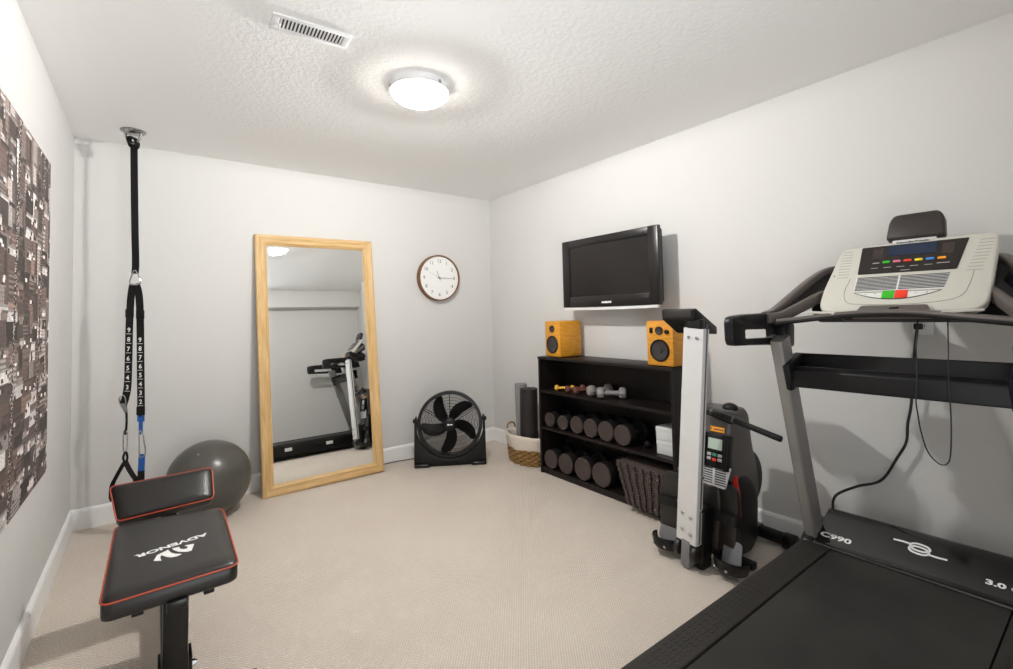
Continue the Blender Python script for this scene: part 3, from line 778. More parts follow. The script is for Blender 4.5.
def dumbbell_small(a, bq, r, mt, label, group):
    a, bq = Vector((a[0], a[1], .6455+r)), Vector((bq[0], bq[1], .6455+r))
    mid_ = (a+bq)/2; dd = (bq-a); ang = math.atan2(dd.y, dd.x)
    X = Matrix.Translation((mid_.x, mid_.y, .6455)) @ Matrix.Rotation(ang, 4, 'Z')
    t = thing('hand_weight', label, 'dumbbell', M=X, group=group)
    L_ = dd.length; hl = r*1.35
    for s in (-1, 1):
        D = X @ Matrix.Translation((s*L_/2, 0, r)) @ Matrix.Rotation(s*PI/2, 4, 'Y')
        B().lathe([(0, hl*.5), (r*.7, hl*.48), (r*.92, hl*.36), (r, hl*.15), (r, -hl*.2), (r*.85, -hl*.42), (r*.45, -hl*.5)], D, n=8 if r > .03 else 16).obj('head', mt, t, angle=30)
    B().cyl((-L_/2, 0, r), (L_/2, 0, r), r*.42, n=16, M=X).obj('handle', mt, t)
    return t
dumbbell_small((2.900, -1.175), (2.975, -1.270), .022, M_dbyellow, 'small yellow hand weight on the upper shelf', 'hand weights on the upper shelf')
dumbbell_small((2.895, -1.300), (3.01, -1.345), .026, M_dbmaroon, 'small maroon hand weight on the upper shelf, beside the yellow one', 'hand weights on the upper shelf')
dumbbell_small((2.890, -1.392), (3.02, -1.44), .028, M_dbmaroon, 'maroon hand weight on the upper shelf, beside the grey pair', 'hand weights on the upper shelf')
dumbbell_small((2.905, -1.53), (3.045, -1.565), .039, M_dbgrey, 'grey hand weight on the upper shelf, next to the maroon one', 'hand weights on the upper shelf')
dumbbell_small((2.890, -1.632), (2.985, -1.745), .039, M_dbgrey, 'grey hand weight set askew, last along the upper shelf', 'hand weights on the upper shelf')

# boxes on the middle shelf
for i, (z, dy, nm) in enumerate(((.3625, 0, 'lower'), (.4455, .003, 'upper'))):
    t = thing('storage_box', 'pale grey lidded box on the middle shelf, %s of the two' % nm, 'box', (3.0, -2.148, z), group='pale boxes on the middle shelf')
    B().box2((2.905, -2.218+dy, z+.0005), (3.09, -2.068+dy, z+.078), bev=.002).obj('box_body', M_box, t)
    B().box2((2.9035, -2.2195+dy, z+.054), (3.0915, -2.0665+dy, z+.0825), bev=.002).obj('lid', M_box, t)
# dark puck beside the boxes
t = thing('massage_ball', 'small dark round massage ball on the middle shelf by the boxes', 'ball', (2.95, -1.965, .3625))
B().ball((2.95, -1.965, .3625+.024), .024).obj('ball_skin', M_dbrubber, t)

# ------------------------------------------------------------------ interlocking foam tiles
def tile_outline(w, d, n=6, tooth=.016):
    """rectangle in XY with jigsaw teeth on all four sides; x = depth, y = width"""
    def side(p, q, out):
        p, q, out = Vector(p), Vector(q), Vector(out); r_ = []
        L_ = (q-p).length; dr = (q-p)/L_; st = L_/n
        for i in range(n):
            a = p+dr*(i*st)
            r_ += [a, a+dr*(st*.22), a+dr*(st*.16)+out*tooth, a+dr*(st*.62)+out*tooth, a+dr*(st*.56)]
        return r_
    P_ = side((0, -w/2), (d, -w/2), (0, -1))+side((d, -w/2), (d, w/2), (1, 0))+side((d, w/2), (0, w/2), (0, 1))+side((0, w/2), (0, -w/2), (-1, 0))
    return [tuple(p_) for p_ in P_]
ntile = 17; tth = .0135
proto = None
for i in range(ntile):
    f = i/(ntile-1)                                   # 0 bottom, 1 top
    wk = .70+.30*f                                    # the lower tiles are cut narrower
    yl = -1.925+.118*f
    X = Matrix.Translation((2.775+.040*f, yl-.188*wk+random.uniform(-.003, .003), .0475+i*tth)) @ Matrix.Rotation(random.uniform(-.008, .008), 4, 'Z') @ Matrix.Diagonal((1, wk, 1, 1))
    lab = ('topmost dark foam floor tile of the stack on the bottom shelf' if i == ntile-1 else
           'lowest dark foam floor tile of the stack on the bottom shelf' if i == 0 else
           'dark interlocking foam floor tile inside the stack on the bottom shelf')
    if proto is None:
        proto = thing('foam_tile', lab, 'foam tile', M=X, group='stacked foam floor tiles')
        B().prism(tile_outline(.352, .285), tth*.94, X, bev=.0015, seg=1).obj('tile', M_foam, proto)
    else:
        copy_thing(proto, X, lab)

# ------------------------------------------------------------------ basket with rolled mats
kx, ky = 2.945, -.752
t = thing('wicker_basket', 'oval wicker basket with a cream cloth liner beside the bookcase', 'basket', (kx, ky, 0))
def oval(a, b_, z, n=64): return [(kx+a*math.cos(2*PI*i/n), ky+b_*math.sin(2*PI*i/n), z) for i in range(n)]
b = B(); nst = 10
for k_ in range(nst):
    z = .011+k_*.0190; f = z/.24; a, b_ = .120+.025*f, .190+.038*f
    n = 96; path = []
    for i in range(n):
        th_ = 2*PI*i/n; wv = (.0085 if z < .125 else .001)*(1 if (k_ % 2) else -1)*math.sin(th_*16)
        path.append((kx+(a+wv)*math.cos(th_), ky+(b_+wv)*math.sin(th_), z))
    b.tube(path, .0105, n=6, closed=True)
for i in range(32):
    th_ = 2*PI*(i+.5)/32
    b.tube([(kx+.117*math.cos(th_), ky+.187*math.sin(th_), .004), (kx+.143*math.cos(th_), ky+.226*math.sin(th_), .205)], .005, n=5)
b.prism([(x, y) for x, y, z in oval(.118, .188, 0, 40)], .012, Matrix.Translation((0, 0, .002)))
b.obj('woven_body', M_wicker, t)
b = B()
bmx = bmesh.new(); n = 72; rings = []
for (da, z) in ((.011, .128), (.014, .138), (.013, .175), (.014, .215), (.012, .232), (.002, .241), (-.008, .236), (-.011, .215), (-.012, .11)):
    rg = []
    for i in range(n):
        th_ = 2*PI*i/n; f = z/.24; a, b_ = .120+.025*f+da, .190+.038*f+da
        wz = .006*math.sin(th_*5+1)+.003*math.sin(th_*11) if z < .145 and da > 0 else .003*math.sin(th_*4)
        rp = .002*math.sin(th_*17+z*40)
        rg.append(bmx.verts.new((kx+(a+rp)*math.cos(th_), ky+(b_+rp)*math.sin(th_), z+wz)))
    rings.append(rg)
for a, bq in zip(rings, rings[1:]):
    for i in range(n): bmx.faces.new((a[i], a[(i+1) % n], bq[(i+1) % n], bq[i]))
bmesh.ops.recalc_face_normals(bmx, faces=bmx.faces[:])
b._add(bmx); b.obj('cloth_liner', M_liner, t, angle=70)
for sgn in (1, -1):
    yy = ky+sgn*.232
    B().tube(crm([(kx-.040, yy-.012*sgn, .18), (kx-.042, yy, .245), (kx-.024, yy+.002*sgn, .282), (kx+.024, yy+.002*sgn, .282), (kx+.042, yy, .245), (kx+.040, yy-.012*sgn, .18)]), .008, n=8).obj('handle', M_wicker, t)

def rolled_mat(name, c, r, hgt, th_, mt, label, lean, start):
    X = Matrix.Translation(c) @ Euler(lean).to_matrix().to_4x4()
    t = thing(name, label, 'exercise mat', M=X)
    turns = int((r-.012)/th_/1.12); pts = []
    for i in range(turns*22):
        a = i*2*PI/22; rr = r-th_/2-(i/22)*th_*1.12
        if rr < .008: break
        pts.append((rr*math.cos(a+start), rr*math.sin(a+start), 0))
    # spiral section swept up the roll
    outer = []; inner = []
    for i, p_ in enumerate(pts):
        v = Vector(p_); d_ = v.normalized()
        outer.append((v+d_*th_/2)); inner.append((v-d_*th_/2))
    bmx = bmesh.new(); cols = []
    for q, w_ in zip(outer, inner):
        cols.append([bmx.verts.new((q.x, q.y, 0)), bmx.verts.new((w_.x, w_.y, 0)), bmx.verts.new((w_.x, w_.y, hgt)), bmx.verts.new((q.x, q.y, hgt))])
    for a, bq in zip(cols, cols[1:]):
        for j in range(4): bmx.faces.new((a[j], a[(j+1) % 4], bq[(j+1) % 4], bq[j]))
    bmx.faces.new(cols[0]); bmx.faces.new(cols[-1][::-1])
    bmesh.ops.recalc_face_normals(bmx, faces=bmx.faces[:])
    b = B(); b._add(bmx, X); b.obj('foam_roll', mt, t, angle=40)
rolled_mat('rolled_mat', (2.955, -.668, .016), .058, .625, .008, M_matgrey, 'grey exercise mat rolled up and standing in the wicker basket', (0, -.02, 0), 3.6)
rolled_mat('rolled_mat', (2.915, -.805, .016), .077, .605, .010, M_matblack, 'black exercise mat rolled up and standing in the wicker basket', (.02, 0, 0), 2.2)

# ------------------------------------------------------------------ rowing machine (folded upright)
RZ = math.radians(-3)
RM = Matrix.Translation((2.45, -2.544, 0)) @ Matrix.Rotation(RZ, 4, 'Z')     # local +x toward the wall, local y across
t = thing('rowing_machine', 'grey and black folding rowing machine stored upright with its silver rail raised', 'rowing machine', M=RM)
# rail: leans a little sideways
RL = RM @ frame((0, 0, .132), (0, -1, -.083), (0, -.083, 1))      # local x: viewer's right, y: up the rail, z: toward viewer
b = B()
prof = [(-.052, 0), (.052, 0), (.056, -.006), (.056, -.040), (.048, -.046), (-.048, -.046), (-.056, -.040), (-.056, -.006)]
b.prism(prof, 1.028, RL @ Matrix(((1, 0, 0, 0), (0, 0, 1, 0), (0, 1, 0, 0), (0, 0, 0, 1))))
b.obj('rail', M_alu, t)
b = B()
for sx in (.0565, -.0565): b.box((sx, .53, -.024), (.002, 1.05, .010), M=RL)
b.obj('rail_groove', M_taupe, t)
for (x, y) in ((-.022, .055), (.024, .045), (-.022, .135), (.024, .125), (-.022, .985), (.022, .985)):
    B().cyl((x, y, 0), (x, y, .006), .0085, n=14, bev=.002, M=RL).obj('bolt', M_steel, t)
for (x, y) in ((.058, .17), (.058, .33), (-.058, .17), (-.058, .33)):
    B().cyl((x, y, -.020), (x+.008*(1 if x > 0 else -1), y, -.020), .007, n=12, M=RL).obj('bolt', M_steel, t)
# end foot bar on top of the rail: sloping block
CY = -2.552
XP = Matrix.Translation((0, CY+.088, 0)) @ Matrix.Rotation(PI/2, 4, 'X')
B().prism(roundpoly([(2.438, 1.200), (2.436, 1.249), (2.455, 1.253), (2.634, 1.158), (2.634, 1.122), (2.56, 1.128)], .006, 3), .178, XP, bev=.005).obj('end_foot', M_blackp, t)
B().prism(rrect(.150, .036, .006, 3), .003, frame((2.4375, CY, 1.2255), (0, -1, 0), (-.02, 0, 1)), bev=.001).obj('foot_pad', M_deck, t)
B().box((2.472, CY-.075, 1.155), (.045, .07, .09), bev=.006).obj('foot_bracket', M_blackp, t)
# pivot block and rear roller of the rail at the floor
B().box((.0, -.055, -.022), (.048, .13, .05), bev=.006, M=RL).obj('pivot_tongue', M_midgrey, t)
for sx in (-.045, .045):
    B().cyl((sx-.013, -.045, -.02), (sx+.013, -.045, -.02), .040, n=28, bev=.008, M=RL).obj('roller', M_rowerd, t)
B().box((.0, .02, -.085), (.13, .30, .08), bev=.012, M=RL).obj('seat_carriage', M_blackp, t)
# foot plates with heel cups
def footrest(yc, tw_, xf, cdy):
    F = RM @ Matrix.Translation((xf, yc, .075)) @ Matrix.Rotation(tw_, 4, 'Z') @ Matrix.Rotation(math.radians(8), 4, 'Y')
    FC_ = F @ Matrix.Translation((0, cdy, 0))
    Fz = F @ frame((0, 0, 0), (0, -1, 0), (0, 0, 1))          # x right, y up, z toward viewer
    pl = roundpoly([(-.052, 0), (.052, 0), (.056, .22), (.038, .305), (-.038, .305), (-.056, .22)], [.03, .03, .06, .05, .05, .06], 5)
    o = B().prism(pl, .032, Fz @ Matrix.Translation((0, .02, 0)), bev=.008).obj('foot_plate', M_rowerd, t)
    # heel cup: half-bowl
    bmx = bmesh.new(); rr = []
    for z, r in ((.0, .066), (.012, .076), (.040, .082), (.055, .082), (.055, .072), (.030, .068), (.016, .058)):
        rr.append([bmx.verts.new((-.02-r*1.15*math.sin(PI*i/20), r*math.cos(PI*i/20), z-.05)) for i in range(21)])
    for a, bq in zip(rr, rr[1:]):
        for i in range(20): bmx.faces.new((a[i], a[i+1], bq[i+1], bq[i]))
    bmx.faces.new(rr[0]); bmx.faces.new(rr[-1][::-1])
    for i in (0, 20): bmx.faces.new([r_[i] for r_ in rr])
    bmesh.ops.recalc_face_normals(bmx, faces=bmx.faces[:])
    b = B(); b._add(bmx, FC_); b.obj('heel_cup', M_blacks, t)
    B().prism(roundpoly([(-.05, -.02), (.05, -.02), (.045, .085), (-.045, .085)], .02, 4), .004, Fz @ Matrix.Translation((-cdy, .0, .034)) @ Matrix.Rotation(-.12, 4, 'X')).obj('heel_pad', M_midgrey, t)
    for k_ in (-.03, .03): B().cyl((-.108, k_, -.028), (-.116, k_, -.028), .006, n=10, M=FC_).obj('bolt', M_steel, t)
    B().sweep(crm([(-.02, .062, .17), (-.05, .055, .175), (-.06, 0, .18), (-.05, -.055, .175), (-.02, -.062, .17)], 5), rect(.004, .045), up=(0, 0, 1), M=F).obj('foot_strap', M_web, t)
footrest(.160, .10, .105, 0)
footrest(-.128, -.10, .150, -.040)
# flywheel housing (tower)
def yprism(poly, half, bev, name, m):
    """poly in local (x,z), extruded across local y"""
    return B().prism(poly, 2*half, RM @ Matrix.Translation((0, half-.022, 0)) @ Matrix.Rotation(PI/2, 4, 'X'), bev=bev, seg=3).obj(name, m, t, angle=45)
tower = roundpoly([(.215, .43), (.190, .560), (.222, .742), (.350, .750), (.385, .715), (.405, .56), (.445, .43), (.455, .30), (.35, .20), (.25, .25)], [.02, .03, .03, .03, .04, .1, .08, .1, .1, .06], 6)
yprism(tower, .104, .022, 'housing_shell', M_rower)
lowp = roundpoly([(.20, .03), (.195, .32), (.25, .44), (.36, .42), (.44, .30), (.42, .08), (.36, .03)], .05, 6)
yprism(lowp, .105, .018, 'lower_housing', M_blacks)
# knee cover on the right of the base
B().prism(roundpoly([(.27, .10), (.28, .26), (.33, .31), (.40, .26), (.395, .12), (.34, .07)], .05, 6), .05, RM @ Matrix.Translation((0, -.085, 0)) @ Matrix.Rotation(PI/2, 4, 'X') @ Matrix.Translation((0, 0, -.01)), bev=.012, seg=3).obj('side_cover', M_rowerd, t)
# flywheel disc
B().cyl((.366, .060, .380), (.366, -.110, .380), .150, n=56, bev=.012, M=RM).obj('flywheel', M_blacks, t)
# red accent on the side
B().prism(roundpoly([(.230, .22), (.215, .41), (.240, .44), (.266, .33), (.268, .22)], .02, 4), .012, RM @ Matrix.Translation((0, -.119, 0)) @ Matrix.Rotation(PI/2, 4, 'X'), bev=.003).obj('red_accent', M_red, t)
# monitor on the front face
u_ = Vector((.045, 0, .185)).normalized()
MF = RM @ frame((.196, -.03, .585), (0, -1, 0), (-.05, 0, .19)) @ Matrix.Identity(4)
MF = RM @ frame((.186, -.062, .545), (0, -1, 0), (.030, 0, .17)) @ Matrix.Diagonal((.84, .84, 1, 1))
o = B().box((0, 0, .006), (.125, .195, .022), bev=.006, M=MF).obj('monitor', M_blackp, t)
for s in (-1, 1): B().box((s*.077, .0, .008), (.028, .20, .045), bev=.006, M=MF).obj('monitor_cheek', M_blacks, t)
B().box((0, .040, .018), (.088, .062, .002), M=MF).obj('screen', M_lcd, o)
for (kx_, ky_, mm) in ((-.034, -.022, K_grey), (0, -.022, K_teal), (.034, -.022, K_grey), (-.034, -.046, K_grey), (0, -.050, K_red), (.034, -.046, K_grey)):
    B().box((kx_, ky_, .018), (.026, .017, .004), bev=.0015, M=MF).obj('key', mm, o)
MF = RM @ frame((.200, -.062, .648), (0, -1, 0), (.030, 0, .17)) @ Matrix.Translation((0, -.128, -.001))
B().box((.0, .128, .003), (.075, .024, .003), M=MF).obj('orange_label', K_or, t)
B().box((-.034, .128, .0048), (.006, .010, .001), M=MF).box((.008, .128, .0048), (.05, .006, .001), M=MF).obj('label_print', M_ink, t)
# silver vent plate under the monitor
GF = RM @ frame((.170, -.058, .432), (0, -1, 0), (.02, 0, .17))
o = B().prism(roundpoly([(-.075, -.055), (.06, -.055), (.085, .05), (-.075, .05)], .008, 3), .012, GF, bev=.002).obj('vent_plate', M_silver, t)
b = B()
for i in range(8):
    for s in (-.034, .036): b.box((s, -.040+i*.0115, .0125), (.056, .0050, .002), M=GF)
b.obj('vent_slots', M_blacks, o)
B().prism(roundpoly([(-.055, 0), (.055, 0), (.06, .22), (.05, .30), (-.05, .30), (-.06, .22)], .02, 4), .05, RM @ frame((.165, -.04, .08), (0, -1, 0), (.03, 0, .3)), bev=.012, seg=3).obj('front_cover', M_rowerd, t)
# pulling handle resting across the top
hp = frame((2.605, -2.735, .7145), (0, -.385, -.089), (0, 0, 1))
B().cyl((-.20, 0, 0), (.205, 0, 0), .0140, n=20, bev=.005, M=hp).obj('pull_handle', M_blackp, t)
for s in (-.13, -.02): B().cyl((s, 0, 0), (s+.010, 0, 0), .0150, n=20, M=hp).obj('handle_collar', M_rower, t)
B().prism(roundpoly([(-.17, -.03), (-.02, -.03), (-.02, .010), (-.16, .010)], .012, 4), .05, hp @ Matrix.Translation((0, 0, -.055)), bev=.006).obj('handle_cradle', M_blacks, t)
B().ball((.280, -.085, .748), .034, (1, 1.1, .75), M=RM).obj('tension_knob', M_blackp, t)
# stabiliser
SB = Matrix.Translation((2.965, -2.72, 0)) @ Matrix.Rotation(math.radians(-13), 4, 'Z')
b = B(); b.box2((.36, -.06, .03), (.60, .0, .085), bev=.008, M=RM); b.obj('base_beam', M_blacks, t)
B().cyl((.585, .15, .045), (.585, -.20, .045), .032, n=24, bev=.004, M=RM).obj('stabiliser_bar', M_blackp, t)
for s in (.15, -.20):
    B().cyl((.585, s-.03, .042), (.585, s+.03, .042), .041, n=28, bev=.006, M=RM).obj('end_cap', M_blacks, t)
B().box2((.22, -.20, .008), (.265, .20, .04), bev=.006, M=RM).obj('front_foot_bar', M_blacks, t)

# ------------------------------------------------------------------ treadmill
YC = -3.325; HW = .385
t = thing('treadmill', 'large treadmill with a pale console and black running deck, facing the wall', 'treadmill', (2.1, YC, 0))
X0 = 1.12
b = B()
for s in (-1, 1):
    b.box2((X0+.05, YC+s*.33, .045), (2.86, YC+s*(HW-.004), .180), bev=.006)
b.box2((X0+.1, YC-.33, .12), (2.70, YC+.33, .170))
b.obj('deck_frame', M_blackp, t)
for s in (-1, 1):
    a, c = YC+s*.272, YC+s*HW
    b = B(); b.box2((X0+.03, min(a, c), .172), (2.765, max(a, c), .204), bev=.008)
    o = b.obj('foot_rail', M_deck, t)
    b = B()
    for k_ in range(46):
        for q in range(5):
            b.box((X0+.12+k_*.034, YC+s*(.300+q*.015), .2043), (.018, .006, .0016))
    b.obj('grip_ribs', M_deck, o)
# belt loop
pth = [(2.737, .198)]+[(x, .198) for x in np.linspace(2.6, X0+.09, 12)]
for a in np.linspace(100, 260, 12): pth.append((X0+.09+.056*math.cos(math.radians(a)), .1415+.056*math.sin(math.radians(a))))
pth += [(X0+.09, .085), (2.737, .085)]
B().prism([(float(x), float(z)) for x, z in pth], .535, Matrix.Translation((0, YC+.2675, 0)) @ Matrix.Rotation(PI/2, 4, 'X')).obj('running_belt', M_belt, t)
for s in (-1, 1):
    B().box((X0+.06, YC+s*.328, .120), (.16, .115, .165), bev=.018, seg=3).obj('rear_end_cap', M_blackp, t)
B().cyl((X0+.09, YC-.27, .1415), (X0+.09, YC+.27, .1415), .052, n=28).obj('rear_roller', M_steeld, t)
for s in (-1, 1):
    B().cyl((X0+.1, YC+s*.33, 0), (X0+.1, YC+s*.33, .045), .03, n=20, bev=.005).obj('rear_foot', M_blackp, t)
    B().cyl((2.80, YC+s*.30, .048), (2.80, YC+s*.36, .048), .048, n=28, bev=.008).obj('transport_wheel', M_blackp, t)
    for xx in (1.75, 2.25):
        o = B().box((xx, YC+s*(HW+.004), .128), (.085, .010, .040), bev=.003).obj('deck_cushion', M_silver, t)
# motor hood
hood = [(2.742, .176), (2.738, .203), (2.750, .212), (2.760, .2135), (2.905, .290), (2.945, .302), (2.975, .295), (2.992, .270), (3.000, .06), (2.80, .06)]
hoodp = roundpoly(hood, .010, 3)
def xz(poly, ya_, yb_, bev=0, seg=2):
    """poly in world (x,z), extruded from y=ya_ down to yb_"""
    return B().prism(poly, abs(ya_-yb_), Matrix.Translation((0, max(ya_, yb_), 0)) @ Matrix.Rotation(PI/2, 4, 'X'), bev=bev, seg=seg)
xz(hoodp, YC+.338, YC-.338).obj('motor_hood', M_gloss, t, angle=30)
for s in (-1, 1):
    ya_, yb_ = (YC+.339, YC+.389) if s > 0 else (YC-.389, YC-.339)
    xz(roundpoly([(2.738, .172), (2.736, .206), (2.752, .214), (2.860, .272), (2.93, .262), (2.985, .20), (2.99, .04), (2.76, .04)], .014, 3), ya_, yb_, bev=.006).obj('hood_end_cap', M_blacks, t, angle=30)
HF = frame((2.760, YC, .2135), (0, -1, 0), (.145, 0, .0765))        # local x: viewer's right, y: up the slope
HF = HF @ Matrix.Translation((0, 0, .0006))
def on_hood(u, v): return HF @ Matrix.Translation((u, v, 0))
B().text('C990', .034, on_hood(-.268, .040), sx=1.55, bold=.0011).obj('model_lettering', M_white, t)
B().text('3.0 CHP', .029, on_hood(.270, .057), sx=1.5, bold=.0012).obj('power_lettering', M_white, t)
hb = B()
for sgn in (1, -1):                                                   # interlocked twin-loop emblem with long tails
    E = on_hood(0.003, .112) @ Matrix.Diagonal((sgn, sgn, 1, 1))
    ring = crm([(-.030, .012, 0), (-.012, .024, 0), (.020, .021, 0), (.031, .006, 0), (.014, -.009, 0), (-.020, -.006, 0)], 6, True)
    hb.sweep(ring, rect(.008, .0008), up=(0, 0, 1), closed=True, M=E)
    hb.sweep(crm([(-.030, .014, 0), (-.055, .015, 0), (-.085, .013, 0)], 5), rect(.008, .0008), up=(0, 0, 1), M=E)
hb.obj('hood_emblem', M_white, t)
# uprights
def beam(p0, p1, prof, up=(0, 1, 0)):
    return B().sweep([p0, p1], prof, up=up)
for s in (1, -1):
    y = YC+s*.356
    b = beam((2.820, y, .19), (2.548, y, 1.115), rrect(.095, .050, .012, 4))
    up_o = b.obj('upright', M_grey, t)
    b = B(); b.box((2.845, y+s*0, .165), (.15, .062, .15), bev=.012); b.obj('upright_boot', M_blackp, t)
    if s > 0:
        X = frame((2.675, y+.0256, .675), Vector((2.548-2.820, 0, 1.115-.19)), Vector((-1, 0, -.3)))
        X = Matrix.Translation((0, 0, 0)) @ frame((2.683, y+.0256, .66), Vector((.2,0,0))*0+Vector((2.820-2.548, 0, .19-1.115))*-1, (-1, 0, -.29))
        # local z must face +Y
        if (X.to_3x3() @ Vector((0, 0, 1))).y < 0: X = X @ Matrix.Rotation(PI, 4, 'X')
        B().text('NordicTrack', .062, X, bold=.0015, shear=.2).obj('upright_lettering', M_blacks, up_o)
    B().box((2.596, y-s*.0, 1.045), (.004, .052, .012), Matrix.Rotation(-.29, 4, 'Y')).obj('upright_badge', M_white, up_o) if False else None
# grips, arms
for s in (1, -1):
    yg = YC+s*.404
    outer_ = roundpoly([(2.215, 1.120), (2.228, 1.098), (2.45, 1.090), (2.72, 1.074), (2.70, 1.16), (2.64, 1.226), (2.30, 1.222), (2.213, 1.214)], [.02, .02, .1, .01, .03, .03, .05, .03], 5)
    inner_ = roundpoly([(2.315, 1.122), (2.570, 1.116), (2.566, 1.154), (2.315, 1.160)], .007, 5)
    def resample(pl, c, n=72):
        out = []
        for k_ in range(n):
            a = 2*PI*k_/n; d_ = Vector((math.cos(a)*3.0, math.sin(a)*.6)); best = None
            for i_ in range(len(pl)):
                p0, p1 = Vector(pl[i_]), Vector(pl[(i_+1) % len(pl)]); e = p1-p0
                den = d_.x*e.y-d_.y*e.x
                if abs(den) < 1e-12: continue
                q = p0-Vector(c); tt = (q.x*e.y-q.y*e.x)/den; uu = (q.x*d_.y-q.y*d_.x)/den
                if tt > 0 and -1e-6 <= uu <= 1+1e-6 and (best is None or tt > best): best = tt
            out.append(Vector(c)+d_*best)
        return out
    oo = resample(outer_, (2.43, 1.140)); ii = resample(inner_, (2.43, 1.140))
    bmx = bmesh.new(); rings = []
    def inset(pl, k_): return [p_+(Vector((2.43, 1.14))-p_).normalized()*k_ for p_ in pl]
    for pl, yy in ((ii, -.018), (inset(oo, .012), -.021), (inset(oo, .003), -.017), (oo, -.008), (oo, .008), (inset(oo, .003), .017), (inset(oo, .012), .021), (ii, .018)):
        rings.append([bmx.verts.new((p_.x, yg+yy, p_.y)) for p_ in pl])
    for k_ in range(len(rings)):
        a, c = rings[k_], rings[(k_+1) % len(rings)]
        for i_ in range(72): bmx.faces.new((a[i_], a[(i_+1) % 72], c[(i_+1) % 72], c[i_]))
    bmesh.ops.recalc_face_normals(bmx, faces=bmx.faces[:])
    b = B(); b._add(bmx)
    b.box((2.640, yg-s*.024, 1.128), (.10, .060, .105), (0, .12, 0), bev=.012)
    b.obj('hand_grip', M_blackp, t)
    B().box((2.53, yg-s*.030, 1.128), (.05, .005, .006)).obj('grip_badge', M_steeld, t)
    yi = YC+s*.30
    # outer arm: sweeps from the grip up and behind the console
    outer = crm([(2.52, yg-s*.004, 1.212), (2.60, yg-s*.012, 1.232), (2.70, yg-s*.040, 1.292), (2.82, yg-s*.085, 1.370), (2.90, yg-s*.13, 1.412), (2.93, yg-s*.22, 1.41)], 7)
    B().sweep(outer, rrect(.034, .034, .008, 3), up=(0, 0, 1)).obj('upper_arm', M_taupe, t)
    inner = crm([(2.50, yg-s*.020, 1.202), (2.57, yg-s*.050, 1.208), (2.645, yg-s*.095, 1.245), (2.74, yg-s*.150, 1.292), (2.80, yg-s*.19, 1.30)], 7)
    B().sweep(inner, rrect(.030, .044, .008, 3), up=(0, 0, 1)).obj('inner_arm', M_taupe, t)
    # dark web between the two arms
    bmx = bmesh.new(); k_ = min(len(outer), len(inner)); rr = []
    for i in range(24):
        f = i/23; a = outer[int(f*(len(outer)-1))]; c = inner[int(f*(len(inner)-1))]
        rr.append([bmx.verts.new(a.lerp(c, .12)+Vector((.012, 0, -.006))), bmx.verts.new(a.lerp(c, .5)+Vector((.03, 0, -.012))), bmx.verts.new(a.lerp(c, .9)+Vector((.012, 0, -.004)))])
    for a, c in zip(rr, rr[1:]):
        for j in range(2): bmx.faces.new((a[j], a[j+1], c[j+1], c[j]))
    bmesh.ops.recalc_face_normals(bmx, faces=bmx.faces[:])
    bmesh.ops.solidify(bmx, geom=bmx.faces[:], thickness=.006)
    b = B(); b._add(bmx); b.obj('arm_web', M_blackp, t)
# curved crossbar under the console
cb = crm([(2.532, YC+.352, 1.185), (2.55, YC+.27, 1.195), (2.588, YC+.12, 1.213), (2.598, YC, 1.217), (2.588, YC-.12, 1.213), (2.55, YC-.27, 1.195), (2.532, YC-.352, 1.185)], 6)
B().sweep(cb, rrect(.075, .026, .008, 3), up=(0, 0, 1)).obj('crossbar', M_taupe, t)
B().sweep([p_+Vector((-.030, 0, -.006)) for p_ in cb], rrect(.022, .016, .006, 3), up=(0, 0, 1)).obj('crossbar_lip', M_blacks, t)
# console
vdir = Vector((.23, 0, .26)).normalized()
KM = frame((2.62, -3.34, 1.235), (0, -1, 0), vdir)      # local x right, y up the face, z toward the user
face = roundpoly([(-.243, -.012), (.0, -.022), (.252, -.012), (.262, .10), (.268, .362), (.03, .368), (-.222, .352), (-.250, .09)], [.055, .3, .07, .1, .03, .3, .03, .1], 7)
B().prism(face, .030, KM @ Matrix.Translation((0, 0, -.030)), bev=.008, seg=3).obj('console_face', M_console, t, angle=50)
B().prism(roundpoly([(-.20, .02), (.21, .02), (.22, .33), (-.19, .32)], .03, 4), .085, KM @ Matrix.Translation((0, 0, -.114)), bev=.02).obj('console_housing', M_blackp, t)
B().box((0.01, .12, -.13), (.66, .10, .10), bev=.02, M=KM).obj('console_mount', M_blackp, t)
# raised lower bezel line
b = B(); ring = crm([(-.160, .165, 0), (-.168, .09, 0), (-.150, .035, 0), (-.10, .022, 0), (.01, .018, 0), (.12, .026, 0), (.185, .05, 0), (.205, .11, 0), (.212, .175, 0)], 7)
b.sweep([(p_.x, p_.y, .0004) for p_ in ring], rect(.0018, .0012), up=(0, 0, 1), M=KM); b.obj('console_seam', M_consoled, t)
o = B().prism(roundpoly([(-.138, .186), (.166, .184), (.188, .345), (-.146, .345)], [.006]*4, 3), .0015, KM).obj('display_panel', M_panel, t)
B().prism([(-.052, .281), (.098, .279), (.100, .340), (-.050, .341)], .001, KM @ Matrix.Translation((0, 0, .0016))).obj('display', M_display, o)
M_inset = mat('panel_inset_brown', '3a302c', .3)
for i in (-.085, .132): B().box((i, .30, .0018), (.035, .06, .0006), M=KM).obj('panel_inset', M_inset, o)
for i, mm in enumerate((K_green, K_pink, K_red, K_yel, K_blue, K_or)):
    B().prism(roundpoly([(-.0125, -.006), (.0125, -.006), (.0125, .006), (-.0125, .006)], .005, 3), .003, KM @ Matrix.Translation((-.050+.0338*i, .247, .0015)), bev=.001).obj('program_key', mm, o)
b = B()
b.text('iFIT', .012, KM @ Matrix.Translation((-.088, .245, .0016)), bold=.0004) if False else b.box((-.084, .246, .0018), (.022, .005, .0006), M=KM)
for i in range(5): b.box((-.085+i*.042, .217, .0018), (.024, .0028, .0006), M=KM)
b.box((.125, .221, .0018), (.036, .004, .0006), M=KM)
